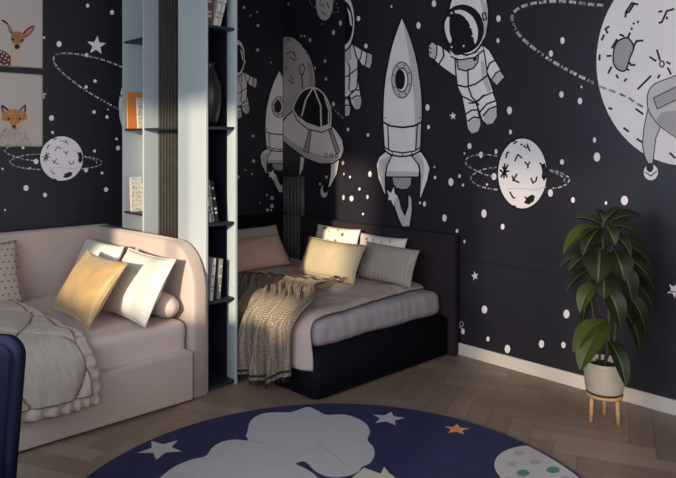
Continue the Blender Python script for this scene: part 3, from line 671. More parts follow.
# ------------------------------------------------------------------ quilt on the daybed
def path_pt(P, s):
    L = [0]
    for a, b in zip(P, P[1:]): L.append(L[-1]+math.hypot(b[0]-a[0], b[1]-a[1]))
    d = s*L[-1]
    for k in range(len(P)-1):
        if d <= L[k+1] or k == len(P)-2:
            t = (d-L[k])/(L[k+1]-L[k]); a, b = P[k], P[k+1]
            tx, tz = (b[0]-a[0]), (b[1]-a[1]); l = math.hypot(tx, tz)
            return a[0]+tx*t, a[1]+tz*t, -tz/l*-1, tx/l*-1, L[-1]
def smooth_path(P): return smooth_line(P, 10)
QP = smooth_path([(4.86, .508), (4.3, .510), (3.8, .510), (3.68, .502), (3.60, .46), (3.574, .38), (3.569, .28), (3.566, .175)])
def quilt_fn(u, v):
    x = .10+1.45*u
    y, z, ny, nz, Lg = path_pt(QP, v)
    d = v*Lg; tail = sm((v-.78)/.2)
    # diagonal stitched channels
    p = x-.9; q = d*.95; s = .46
    a = abs(((p+q*.62)/s) % 1-.5)*2; b = abs(((p-q*.62)/s+.3) % 1-.5)*2
    st = min(1-a, 1-b); quilt_fn.st = st; puff = .026*(1-math.exp(-max(0, st)*9))
    e = min((1.55-x), Lg-d)          # stitched border near the free edges
    if e < .06: puff = .012*math.sin(min(1, e/.06)*PI)**.5
    wr = noise.noise(V((x*6, d*6, 0)))*.006+noise.noise(V((x*30, d*12, 4)))*.005+noise.noise(V((x*60, d*22, 9)))*.0025
    if Lg-d < .075: wr += .012*math.sin(x*95+2*math.sin(x*13))*min(1, (.075-(Lg-d))/.04)
    if 1.55-x < .06: wr += .008*math.sin(d*90)
    off = puff+wr*.9+.006
    # hanging part flares and folds
    off += tail*(.022*(1+math.sin(x*11+1.2*math.sin(3*x))))
    xx = x+.015*noise.noise(V((d*6, 1, 2)))+tail*.03*(u)
    n = V((0, -(1 if z < .5 else 0), 0))
    if z > .505: return V((xx, y, z+off))
    t = sm((.505-z)/.06)
    return V((xx, y-off*t, z+off*(1-t)))
bm = bmesh.new(); nu_, nv_ = 230, 250
vs = [[None]*(nv_+1) for _ in range(nu_+1)]; sv = {}
for i in range(nu_+1):
    for j in range(nv_+1): vs[i][j] = bm.verts.new(quilt_fn(i/nu_, j/nv_)); sv[i, j] = quilt_fn.st
for i in range(nu_):
    for j in range(nv_):
        f = bm.faces.new((vs[i][j], vs[i+1][j], vs[i+1][j+1], vs[i][j+1]))
        ed = min(1.45*(1-(i+.5)/nu_), path_pt(QP, 1)[4]*(1-(j+.5)/nv_))
        m_ = (sv[i, j]+sv[i+1, j+1])/2
        f.material_index = 1 if (m_ < .026 and ed > .066) or abs(ed-.066) < .0045 else 0  # stitch lines and border seam coloured darker, crease shade painted in
ql = tag(obj('quilt', bm, [M['quilt'], M['seam']], None, True), 'padded beige quilt with stitched diagonals draped over front of the daybed', 'quilt')
ql.modifiers.new('thickness', 'SOLIDIFY').thickness = .008
# crumpled shiny sheet edge over the quilt
# ================================================================== navy desk chair, cut by the frame
ch = empty('upholstered_chair', (.72, 2.92, 0), 'dark blue upholstered chair with rounded back, cut off at the lower left edge', 'chair')
def chair():
    # back panel plane faces across the view
    o = V((.883, 2.655, 0))+RV*.02                     # visible outer edge
    ax = (-RV*.93+DV*.22).normalized(); th = V((-ax.y, ax.x, 0))
    if th.dot(DV) > 0: th = -th
    Wd = .56; prof = []
    top = .872; R = .075
    pts = [(.045, .30)]
    for k in range(9):
        t = PI/2*k/8; pts.append((R-R*math.cos(t)+.0, top-R+R*math.sin(t)))
    pts += [(Wd-a, b) for a, b in reversed(pts)]
    bm = bmesh.new(); A, B = [], []
    for s, zz in pts:
        A.append(bm.verts.new(o+ax*s+V((0, 0, zz)))); B.append(bm.verts.new(o+ax*s+th*.085+V((0, 0, zz))))
    n = len(pts); bm.faces.new(A); bm.faces.new(B[::-1])
    for i in range(n): bm.faces.new((A[i], B[i], B[(i+1) % n], A[(i+1) % n]))
    bmesh.ops.recalc_face_normals(bm, faces=bm.faces[:])
    es = [e for e in bm.edges if any(len(f.verts) > 4 for f in e.link_faces)]
    bmesh.ops.bevel(bm, geom=es, offset=.022, segments=4, affect='EDGES')
    part('backrest', bm, M['chair_fabric'], ch, True)
    bm = bmesh.new()
    m = Matrix((ax, th, V((0, 0, 1)))).transposed().to_4x4(); m.translation = o
    add_box(bm, (.05, .06, .31), (Wd-.05, .56, .45), .035, 4); bmesh.ops.transform(bm, matrix=m, verts=bm.verts[:])
    part('seat', bm, M['chair_fabric'], ch, True)
    for a in (.075, Wd-.075):
        for b in (.06, .50):
            bm = bmesh.new(); P = [m @ V((a, b, .33)), m @ V((a, b, .0))]; add_tube(bm, P, .022, 12, r2=.013)
            part('leg', bm, M['oak'], ch, True)
chair()

# ================================================================== bookcase between the beds
bc = empty('bookcase', (2.43, 4.25, 0), 'tall narrow pale grey bookcase with slatted niche between the two beds', 'bookcase')
X0, X1, Y0, Y1, HB = 2.315, 2.56, 3.66, 4.83, CEIL-.01
part('side_panel', box((X0, Y0, 0), (X0+.02, 4.0, HB), .002, 1), M['shelf_paint'], bc)
part('side_panel', box((X1-.02, Y0, 0), (X1, Y1, HB), .002, 1), M['shelf_paint'], bc)
part('divider', box((X0, 4.485, 0), (X1-.02, 4.505, HB), .002, 1), M['shelf_paint'], bc)
part('end_board', box((X0, 4.80, 0), (X1-.02, Y1, HB), .002, 1), M['shelf_paint'], bc)
part('divider', box((X0+.02, 3.985, 0), (X1-.02, 4.0, HB)), M['dark_panel'], bc)
part('shade_lining', box((X1-.026, 3.75, .03), (X1-.02, 3.985, HB)), M['dark_panel'], bc)  # added dark sheets stand in for shade inside; front strip stays pale
part('shade_lining', box((X0+.02, 3.67, .03), (X0+.024, 3.985, HB)), M['dark_panel'], bc)
part('back_board', box((2.49, 4.505, 0), (2.50, 4.80, HB)), M['shelf_paint'], bc)
bm = bmesh.new(); add_box(bm, (2.455, 4.0, 0), (2.465, 4.485, HB), mi=1)
for k in range(11): add_box(bm, (2.425, 4.008+k*.044, 0), (2.455, 4.034+k*.044, HB), .003, 2)
part('slatted_panel', bm, [M['slat'], M['slat_gap']], bc)
for z in (.03, .574, 1.074, 1.70, 2.353, 2.9):
    part('shelf', box((X0+.02, Y0+.005, z-.018), (X1-.02, 3.985, z), .001, 1), M['dark_panel'], bc)
for z in (1.074, 1.70, 2.365):
    part('shelf', box((X0+.004, 4.505, z-.014), (2.49, 4.80, z), .001, 1), M['dark_panel'], bc)
part('shelf', box((X0+.004, 4.0, 1.686), (2.425, 4.485, 1.70), .001, 1), M['dark_panel'], bc)
for z in (.574,):
    pass
# books: cover + pages
def book(name, label, lo, size, tilt, cm, group=None, axis='Y', deco=None, tiltax='Y', yaw=0):
    # spine faces -Y; size = (thickness X, depth Y, height Z); tilt in degrees about Y at the foot
    t, d, h = size; root = bpy.data.objects.new(name, None); C.objects.link(root); root.location = lo; root.empty_display_size = .05
    root.rotation_euler = (0, math.radians(tilt), math.radians(yaw)); tag(root, label, 'book', group)
    bm = bmesh.new(); c = .0025
    add_box(bm, (0, 0, 0), (c, d, h)); add_box(bm, (t-c, 0, 0), (t, d, h)); add_box(bm, (c, 0, 0), (t-c, c, h))
    if deco: deco(bm, t, d, h)
    obj('cover', bm, cm, root)
    obj('pages', box((c, c, .003), (t-c, d-.004, h-.003)), M['book_pages'], root)
    return root
def bands(bm, t, d, h):
    for z in (.2, .3, .55, .8): add_box(bm, (t*.15, -.0006, h*z), (t*.85, 0, h*z+h*.05), mi=1)
G = 'books on the front shelves of the bookcase'
book('book', 'wide plum patterned book on the top visible bookcase shelf', (X0+.026, 3.70, 2.354), (.05, .17, .27), 0, [M['book_plum'], M['book_white']], G, deco=bands)
book('book', 'pale book leaning right beside the plum one, top visible shelf', (X0+.078, 3.69, 2.354), (.028, .18, .29), 14, [M['book_white'], M['book_grey']], G, deco=bands)
book('book', 'second pale book leaning right on the top visible shelf', (X0+.112, 3.69, 2.354), (.018, .18, .28), 15.5, [M['book_white'], M['book_grey']], G, deco=bands)
book('book', 'thin white-spined book tilting left on the shelf below the vase', (X0+.052, 3.69, 1.079), (.014, .18, .30), -7, [M['book_white'], M['book_black']], G, deco=bands)
book('book', 'grey-spined book tilting beside the thin white one, third shelf', (X0+.072, 3.69, 1.079), (.016, .18, .28), -8, [M['book_grey'], M['book_white']], G, deco=bands)
book('book', 'black-spined book tilting at the right of the third shelf', (X0+.097, 3.69, 1.079), (.022, .18, .27), -9, [M['book_black'], M['book_white']], G, deco=bands)
book('book', 'dark red book against the left side of the lower shelf', (X0+.026, 3.71, .575), (.024, .18, .25), 0, [M['book_red'], M['book_black']], G)
book('book', 'white-spined book leaning right on the lower bookcase shelf', (X0+.052, 3.69, .575), (.022, .18, .27), 5, [M['book_white'], M['book_grey']], G, deco=bands)
book('book', 'black book in the middle of the lower bookcase shelf', (X0+.080, 3.70, .575), (.020, .18, .26), 5, [M['book_black'], M['book_grey']], G)
book('book', 'pale grey-spined book at the right of the lower bookcase shelf', (X0+.108, 3.69, .575), (.022, .18, .26), 5, [M['book_grey'], M['book_white']], G, deco=bands)
# books standing face out in the far niche (covers face -Y)
def facebook(label, x0, x1, y, z, h, m, deco=None, lean=0, th=.025):
    root = bpy.data.objects.new('book', None); C.objects.link(root); root.location = (x0, y, z); root.rotation_euler = (math.radians(-lean), 0, 0); root.empty_display_size = .05
    tag(root, label, 'book', 'books in the side niche of the bookcase')
    w = x1-x0; bm = bmesh.new(); add_box(bm, (0, 0, 0), (w, .002, h)); add_box(bm, (0, th-.002, 0), (w, th, h)); add_box(bm, (w-.002, 0, 0), (w, th, h))
    obj('cover', bm, m, root); obj('pages', box((.003, .002, .003), (w-.002, th-.002, h-.003)), M['book_pages'], root)
    if deco:
        bm = bmesh.new(); deco(bm, w, h); obj('cover_print', bm, [M['print_grey'], M['print_dark'], M['print_leaf']], root)
def doodle(bm, w, h):
    r = random.Random(4)
    for i in range(5):
        for j in range(8):
            cx, cz = (i+.5)*w/5+r.uniform(-.006, .006), (j+.5)*h/8+r.uniform(-.006, .006); a = r.uniform(0, PI); l = r.uniform(.007, .014)
            dx, dz = math.cos(a)*l, math.sin(a)*l; nx, nz = -math.sin(a)*.0028, math.cos(a)*.0028
            f = bm.faces.new([bm.verts.new((cx+sx*dx+sn*nx, -.001, cz+sx*dz+sn*nz)) for sx, sn in ((-1, -1), (1, -1), (1, 1), (-1, 1))]); f.material_index = r.randrange(3)
facebook('orange book standing in the bookcase side niche, upper shelf', 2.32, 2.46, 4.74, 1.702, .275, M['book_orange'], None, 3)
facebook('white book with grey marks overlapping the orange book', 2.375, 2.48, 4.68, 1.702, .235, M['book_white'], doodle, 5)
facebook('white patterned book on the lower shelf of the side niche', 2.335, 2.47, 4.71, 1.075, .26, M['book_white'], doodle, 4)
bm = bmesh.new(); add_lathe(bm, [(.001, 1.702), (.045, 1.702), (.062, 1.74), (.080, 1.82), (.086, 1.90), (.080, 1.98), (.060, 2.04), (.042, 2.075), (.036, 2.11), (.044, 2.13), (.038, 2.13), (.030, 2.10), (.001, 2.08)], 2.43, 3.80, 36)
tag(obj('vase', bm, M['vase'], None, True), 'dark rounded vase on the second visible bookcase shelf', 'vase')

# ================================================================== right bed
rb = empty('upholstered_bed', (3.4, 4.1, 0), 'dark navy upholstered corner bed with low headboard along the mural wall', 'bed')
HZ = .905
part('headboard', box((4.045, 3.005, .0), (4.112, 4.785, HZ), .02, 4), M['plum_fabric'], rb, True)
part('back_panel', box((2.60, 5.035, .0), (4.10, 5.112, HZ+.015), .02, 4), M['navy_fabric'], rb, True)
bm = bmesh.new()
add_box(bm, (4.075, 4.78, 0), (4.112, 5.04, HZ-.004))
for k in range(5): add_lathe(bm, [(0, .0), (.028, .0), (.028, HZ-.01), (.02, HZ), (0, HZ)], 4.072, 4.81+k*.052, 14)
part('fluted_corner', bm, mat('fluted_upholstery', (.07, .06, .07), .8), rb, True)
def base_ring():
    bm = bmesh.new(); R = .06; pr = [(4.04, 3.06), (4.04, 5.03), (2.72, 5.03)]
    for k in range(9):
        t = PI/2*k/8; pr.append((2.72+R-R*math.cos(t), 3.06+R-R*math.sin(t)))
    add_prism(bm, pr, 'Z', .012, .298)
    bmesh.ops.recalc_face_normals(bm, faces=bm.faces[:])
    es = [e for e in bm.edges if abs(e.verts[0].co.z-e.verts[1].co.z) < 1e-5 and e.verts[0].co.z > .2]
    bmesh.ops.bevel(bm, geom=es, offset=.016, segments=4, affect='EDGES'); return bm
part('base', base_ring(), M['navy_fabric'], rb, True)
bm = puffbox((2.755, 3.10, .30), (4.03, 5.02, .478), .06, .008, (70, 34, 10), 4)
for v in bm.verts:
    if v.co.y < 3.2: v.co.y += .0018*math.sin(v.co.x*70+2*math.sin(v.co.x*9))*sm((v.co.z-.3)/.06)
part('mattress', bm, M['spread'], rb, True)
# duvet lying on top and hanging over the open side
DP = smooth_path([(3.96, .500), (3.5, .502), (3.0, .502), (2.82, .500), (2.745, .485), (2.708, .43), (2.702, .36), (2.700, .28), (2.698, .19)])
def duvet_fn(u, v):
    x, z, _, _, Lg = path_pt(DP, v); d = v*Lg
    tail = sm((v-.78)/.2)
    yn = 3.22-.11*sm((d-.1)/1.2)-.03*tail
    y = yn+(4.98-yn)*u
    e = min(u*1.7, 1); pf = .018*sm(e/.05)
    st = abs((y*5.2) % 1-.5)*2
    pf += .006*(1-math.exp(-(1-st)*8))
    w = noise.noise(V((x*5, y*5, 7)))*.010+noise.noise(V((x*15, y*15+d*3, 2)))*.006
    off = (pf+w)
    t = sm((.50-z)/.05)
    return V((x-off*t-tail*.012*math.sin(y*22), y, z+off*(1-t)))
bm = bmesh.new(); grid(bm, 110, 110, duvet_fn)
dv = tag(obj('duvet', bm, M['duvet'], None, True), 'dusty mauve duvet spread over the navy corner bed', 'duvet')
dv.modifiers.new('thickness', 'SOLIDIFY').thickness = .012
# knitted throw
def throw_fn(u, v, lift=0):
    # u: near edge -> far edge ; v: end on the bed -> hem near the floor
    xe = 3.40-.34*u
    P = [(xe, .545), (2.95, .548), (2.80, .545), (2.71, .50), (2.665, .42), (2.655, .30), (2.650, .17), (2.645, .045)]
    P = smooth_line(P, 4); x, z, _, _, Lg = path_pt(P, v); d = v*Lg
    top = sm((x-2.72)/.5)
    y = (3.17+.84*u)*(1-top)+(3.54+.90*u)*top
    hem = 1-v
    # near edge hangs shorter
    if v > .45:
        k = sm((v-.45)/.55); z += k*.11*(1-sm(u/.35)); 
    fold = math.sin(u*2*PI*5+1.6*math.sin(v*3.5)+.6)
    fold2 = math.sin(u*2*PI*13+2.2*math.sin(v*6+u*4))
    hang = sm((.53-z)/.12)
    amp = (.022+.022*hang)
    f = amp*fold+amp*.35*fold2
    f = f if f > 0 else f*.7
    wr = noise.noise(V((x*9, y*9, z*5)))*.012
    rolled = .018*math.exp(-((v-.02)/.04)**2)+.030*math.exp(-((u-.03)/.05)**2)
    y += .018*math.sin(v*9)*(1-hang)+.02*math.cos(u*2*PI*6)*hang*.5
    return V((max(2.577, x-(.02+f+wr)*hang), y, z+(.012+abs(f)*.55+wr*.6+rolled)*(1-hang)))
bm = bmesh.new(); grid(bm, 170, 120, throw_fn, uv=(1.0, 1.4))
th = empty('knit_throw', (2.7, 3.7, .3), 'olive-brown woven throw blanket hanging off the side of the corner bed', 'blanket')
t1 = part('blanket', bm, M['throw'], th, True); t1.modifiers.new('thickness', 'SOLIDIFY').thickness = .009
bm = bmesh.new()
for k in range(60):
    u = (k+.5)/60; a = throw_fn(u, .995); dx = random.uniform(-.012, .02)
    add_tube(bm, [a, a+V((-dx*.5, random.uniform(-.01, .01), -.014)), V((a.x-dx, a.y+random.uniform(-.012, .012), max(.004, a.z-.036)))], .0032, 5)
fr = part('fringe', bm, M['throw_dark'], th, True); fr['kind'] = 'stuff'
bm = bmesh.new()
for sx in (.965, .02):
    bm = bmesh.new()
    def band(i, j, sx=sx):
        p_ = throw_fn(i, sx+.018*j); return p_+V((-.006, 0, .004))
    grid(bm, 120, 2, band)
    part('border', bm, M['throw_dark'], th, True)
# cushions on the right bed
SPR = [M['white_linen'], M['print_leaf'], M['print_grey'], M['print_dark']]
def sprig(bm, x, y, z, s, r):
    a0 = r.uniform(0, 6)
    k = r.randrange(3)
    for q in range(5):
        a = a0+q*1.25; l = s*r.uniform(.6, 1)
        d = V((math.cos(a), math.sin(a), 0)); n = V((-d.y, d.x, 0)); o = V((x, y, z))
        P = [o, o+d*l*.5+n*l*.22, o+d*l, o+d*l*.5-n*l*.22]
        f = bm.faces.new([bm.verts.new(p_) for p_ in P]); f.material_index = k+1
def prints(seed):
    def fn(bm, W, H, T):
        r = random.Random(seed)
        for i in range(6):
            for j in range(4):
                x = -W/2+(i+.5+r.uniform(-.25, .25))*W/6; y = (j+.5+r.uniform(-.25, .25))*H/4
                u, v = 2*x/W, 2*y/H-1; th_ = (max(.01, 1-abs(u)**2.6))**.55*(max(.01, 1-abs(v)**2.6))**.55
                if th_ < .45: continue
                sprig(bm, x, y, T/2*th_+.009, r.uniform(.012, .03), r)
    return fn
pillow('patterned_pillow', 'white pillow with green and grey sprig print, nearer the room corner', 'pillow', (3.86, 4.42, .52), (3.86, 3.88, .52), (3.95, 4.12, .875), .13, SPR, 'sprig-print pillows against the headboard', 21, None, prints(2))
bpy.context.view_layer.update()
pillow('patterned_pillow', 'white sprig-print pillow behind the grey ribbed cushion', 'pillow', (3.89, 3.89, .53), (3.89, 3.38, .53), (3.955, 3.66, .85), .13, SPR, 'sprig-print pillows against the headboard', 25, None, prints(5))
pillow('gold_cushion', 'pale gold oblong cushion in the middle of the corner bed', 'cushion', (3.53, 4.20, .535), (3.525, 3.54, .535), (3.66, 3.90, .81), .15, M['ochre'], None, 31, pinch=.06, wr=.01, piping=M['ochre'])
def ribs(root, W, H, T):
    bm = bmesh.new(); n = 17
    for i in range(n):
        x = -W/2*.92+W*.92*i/(n-1); P = []
        for j in range(15):
            y = H*(.03+.94*j/14); u, v = 2*x/W, 2*y/H-1
            th_ = (max(.0, 1-abs(u)**2.6))**.55*(max(.0, 1-abs(v)**2.6))**.55
            P.append(V((x*(1-.05*(1-v*v)), y, T/2*th_+.003)))
        add_tube(bm, P, .0045, 6)
    obj('ribbing', bm, M['ribbed'], root, True)
pillow('ribbed_cushion', 'grey-beige ribbed cushion at the right end of the corner bed', 'cushion', (3.745, 3.72, .535), (3.755, 3.18, .525), (3.855, 3.45, .80), .11, M['ribbed'], None, 37, ribs, wr=.008, pinch=.05)
pillow('pillow', 'dusty pink pillow beside the bookcase on the corner bed', 'pillow', (3.08, 4.50, .53), (3.72, 4.50, .53), (3.40, 4.70, .775), .15, M['pink'], None, 41, wr=.014)
pillow('pillow', 'pale olive pillow behind the dusty pink pillow', 'pillow', (3.22, 4.72, .53), (3.86, 4.68, .53), (3.56, 4.93, .83), .13, M['olive'], None, 45, wr=.014)

# ================================================================== rug
RC = V((1.935, 2.066, 0)); RR = 1.215; RZ = .014
def rug():
    bm = bmesh.new(); add_lathe(bm, [(0, .0015), (RR, .0015), (RR+.004, .007), (RR, RZ), (0, RZ)], RC.x, RC.y, 160)
    bmesh.ops.remove_doubles(bm, verts=bm.verts[:], dist=1e-5)
    for f in bm.faces: f.material_index = 0
    def fp(x, y): return on_z(x, y, RZ)
    p = Paint(fp, (0, 0, 1), .0003, .0004); p.bm = bm
    cl = smooth_line([(247.7, 431), (250, 422), (257, 416), (267, 413), (280, 412.4), (291, 412.2), (301, 409), (309, 407.2), (318, 411), (326, 414.8), (343, 414.6), (356, 418), (366, 424), (370, 432), (367.5, 440), (373, 447), (374.5, 455), (370, 463), (362, 467), (358, 472), (348, 476), (336, 477.5), (325, 476), (315, 471), (308, 464), (303, 461.5), (296, 464), (306, 469), (316, 476), (322, 486), (322, 500)], 5)
    cl += smooth_line([(322, 500), (250, 512), (150, 505), (148, 492), (158, 480), (167, 472), (177, 465.5), (192, 459.5), (206, 456), (212, 448), (222, 442), (235, 439.6), (247.7, 440.5), (246, 436)], 5)[1:]
    p.poly(cl, 1, 0)
    p.line([(316, 441), (327, 450), (340, 460), (346, 466)], .8, 4, 1); p.line([(248, 440), (262, 443), (272, 450)], .8, 4, 1)
    def fstar(x, y, r, mi, rot):
        c = fp(x, y); vs = []
        for k in range(10):
            a = rot+math.radians(36*k); q = r if k % 2 == 0 else r*.45
            vs.append(bm.verts.new(c+V((q*math.cos(a), q*math.sin(a), .0005))))
        bm.faces.new(vs).material_index = mi
    fstar(161, 449, .118, 1, .25); fstar(388, 418.5, .10, 1, .55); fstar(456.5, 429.3, .072, 2, .6); fstar(262, 520, .1, 1, .4)
    # planet woven at the rug's edge
    c = fp(553, 471); vs = []
    for k in range(48):
        a = 2*PI*k/48; q = c+V((.275*math.cos(a), .275*math.sin(a), .0005)); d = q-RC; d.z = 0
        if d.length > RR-.012: 
            d = d.normalized()*(RR-.012); q = V((RC.x+d.x, RC.y+d.y, q.z))
        vs.append(bm.verts.new(q))
    bm.faces.new(vs).material_index = 1
    for x, y, a, mi in ((523, 473, .034, 3), (553, 470, .036, 3), (535, 462, .03, 4), (512, 464, .03, 4), (519, 453, .028, 4), (540, 483, .03, 4), (565, 478, .022, 4), (508, 480, .03, 4)):
        o = fp(x, y); bm.faces.new([bm.verts.new(o+V((a*1.1*math.cos(t), a*.8*math.sin(t), .0009))) for t in [2*PI*k/12 for k in range(12)]]).material_index = mi
    p.poly([(352, 478), (364, 468), (381, 474), (384, 467), (389, 473), (398, 480), (410, 490), (380, 500), (350, 495)], 5, 2)
    obj_ = obj('round_rug', bm, [M['rug_navy'], M['rug_white'], M['rug_orange'], M['rug_green'], M['rug_grey'], M['rug_cream']], None)
    tag(obj_, 'round navy rug with white cloud and stars on the wooden floor', 'rug')
rug()

# ================================================================== plant on its stand
PC = V((3.752, 1.725, 0))
st = empty('plant_stand', PC, 'small wooden plant stand with round legs under the ceramic pot', 'plant stand')
bm = bmesh.new(); add_lathe(bm, [(.0, .146), (.100, .146), (.102, .150), (.102, .160), (0, .160)], PC.x, PC.y, 40); part('ring', bm, M['oak'], st, True)
for k in range(3):
    a = math.radians(25+120*k); p0 = PC+V((math.cos(a)*.076, math.sin(a)*.076, 0))
    bm = bmesh.new(); add_tube(bm, [p0+V((0, 0, .150)), p0+V((math.cos(a)*.008, math.sin(a)*.008, 0.0))], .0125, 14, r2=.011); part('leg', bm, M['oak'], st, True)
pl = empty('rubber_plant', PC+V((0, 0, .162)), 'leafy dark green rubber plant in a grey-beige pot by the mural wall', 'plant')
bm = bmesh.new(); add_lathe(bm, [(0, .162), (.096, .162), (.099, .168), (.1005, .176)], PC.x, PC.y, 44, 1)
add_lathe(bm, [(.1005, .176), (.105, .20), (.112, .26), (.114, .33), (.113, .345), (.106, .345), (.105, .30), (0, .295)], PC.x, PC.y, 44, 0)
part('pot', bm, [M['pot'], M['pot_dark']], pl, True)
bm = bmesh.new(); vs = grid(bm, 14, 14, lambda u, v: PC+V(((u-.5)*.145, (v-.5)*.145, .318+.012*noise.noise(V((u*6, v*6, 0)))))); part('soil', bm, M['soil'], pl, True)
PD = 3.775
bm = bmesh.new()
def pt(x, y, off=0): return at_d(x, y, PD+off)
add_tube(bm, [PC+V((0, 0, .29)), pt(608, 345), pt(609, 310), pt(604, 275), pt(603, 240), pt(603, 222)], .011, 8, r2=.006)
add_tube(bm, [PC+V((.02, .02, .29)), pt(614, 340, .05), pt(618, 300, .06), pt(614, 268, .05), pt(611, 235, .03)], .009, 8, r2=.005)
add_tube(bm, [PC+V((-.02, .02, .29)), pt(600, 340, -.02), pt(593, 315, -.03), pt(590, 290, -.03)], .007, 8, r2=.004)
part('stem', bm, M['stem'], pl, True)
LV = [  # base x, y, tip x, y, width px, depth of base, depth of tip, bright, roll
    (599, 226, 563, 251, 15, 0, -.08, 1, .5), (601, 224, 574, 216, 11, 0, .02, 0, .3), (599, 229, 583, 254, 17, -.03, -.12, 0, .1), (604, 223, 622, 206, 9, 0, .04, 0, .2),
    (604, 224, 597, 208, 9, 0, .06, 0, -.2), (609, 225, 644, 236, 12, 0, -.05, 0, -.4), (608, 222, 643, 215, 12, .02, .08, 0, -.3), (610, 232, 631, 255, 13, 0, -.1, 0, -.3),
    (600, 250, 598, 281, 27, -.05, -.16, 0, 0), (598, 248, 559, 266, 12, 0, .02, 0, .5), (596, 252, 568, 270, 12, -.03, -.05, 0, .4), (594, 268, 566, 290, 11, 0, -.06, 0, .5),
    (595, 282, 580, 311, 15, -.03, -.08, 1, .2), (604, 272, 604, 298, 22, -.02, -.14, 0, 0), (617, 252, 655, 288, 27, .05, .03, 0, -.3), (616, 262, 632, 300, 20, .02, -.04, 0, -.2),
    (605, 285, 621, 326, 18, 0, -.07, 0, -.1), (622, 288, 646, 334, 16, .05, .0, 0, -.3), (608, 322, 580, 367, 25, -.02, -.13, 1, .25), (606, 320, 573, 350, 18, -.01, -.07, 1, .5),
    (609, 340, 626, 384, 15, .0, -.13, 0, -.2), (614, 300, 634, 330, 20, .03, .02, 0, -.2), (593, 292, 583, 325, 9, .02, .04, 0, .3), (613, 240, 648, 262, 18, .05, .06, 0, -.4),
    (606, 244, 590, 268, 15, .02, .0, 0, .1), (614, 250, 625, 280, 22, .02, -.06, 0, 0), (612, 228, 636, 226, 12, .06, .1, 0, -.3), (600, 238, 572, 240, 12, .04, .05, 0, .4),
    (607, 262, 586, 286, 14, .04, .05, 0, .2), (618, 300, 640, 352, 18, .06, .04, 0, -.2), (603, 226, 590, 238, 12, .03, -.02, 0, .2), (606, 225, 615, 244, 14, -.02, -.09, 0, 0), (622, 275, 656, 312, 20, .08, .07, 0, -.3)]
bm = bmesh.new()
cam = V((0, 0, EYE))
for bx, by, tx, ty, w, db, dt, br, roll in LV:
    A, B = pt(bx, by, db), pt(tx, ty, dt); ax = B-A; Ln = ax.length; ax.normalize()
    vdir = (cam-(A+B)/2).normalized()
    up = (vdir*.7+V((0, 0, .75))+RV*(-roll*1.2)); up = (up-ax*up.dot(ax)).normalized(); sd = ax.cross(up).normalized()
    hw = w/174/2*1.12; n, mdiv = 12, 6; rows = []
    for i in range(n+1):
        t = i/n; wt = hw*(math.sin(PI*min(1, t*.97+.015))**.72)*(1-.25*t)*1.12 if 0 < t < 1 else .001
        arch = up*(math.sin(t*PI)*Ln*.13)+V((0, 0, -1))*(t**2.2*Ln*.06)
        row = []
        for j in range(-mdiv, mdiv+1):
            s = j/mdiv; sj = math.copysign(.08, s) if abs(j) == 1 else s
            if j == 0: sj = 0
            row.append(bm.verts.new(A+ax*(Ln*t)+arch+sd*(wt*sj)+up*(wt*(.38*abs(sj)**1.3)-(.0015 if j == 0 else 0))))
        rows.append(row)
    for i in range(n):
        for j in range(2*mdiv):
            f = bm.faces.new((rows[i][j], rows[i+1][j], rows[i+1][j+1], rows[i][j+1]))
            f.material_index = 2 if j in (mdiv-1, mdiv) else br
part('foliage', bm, [M['leaf'], M['leaf_bright'], M['midrib']], pl, True)

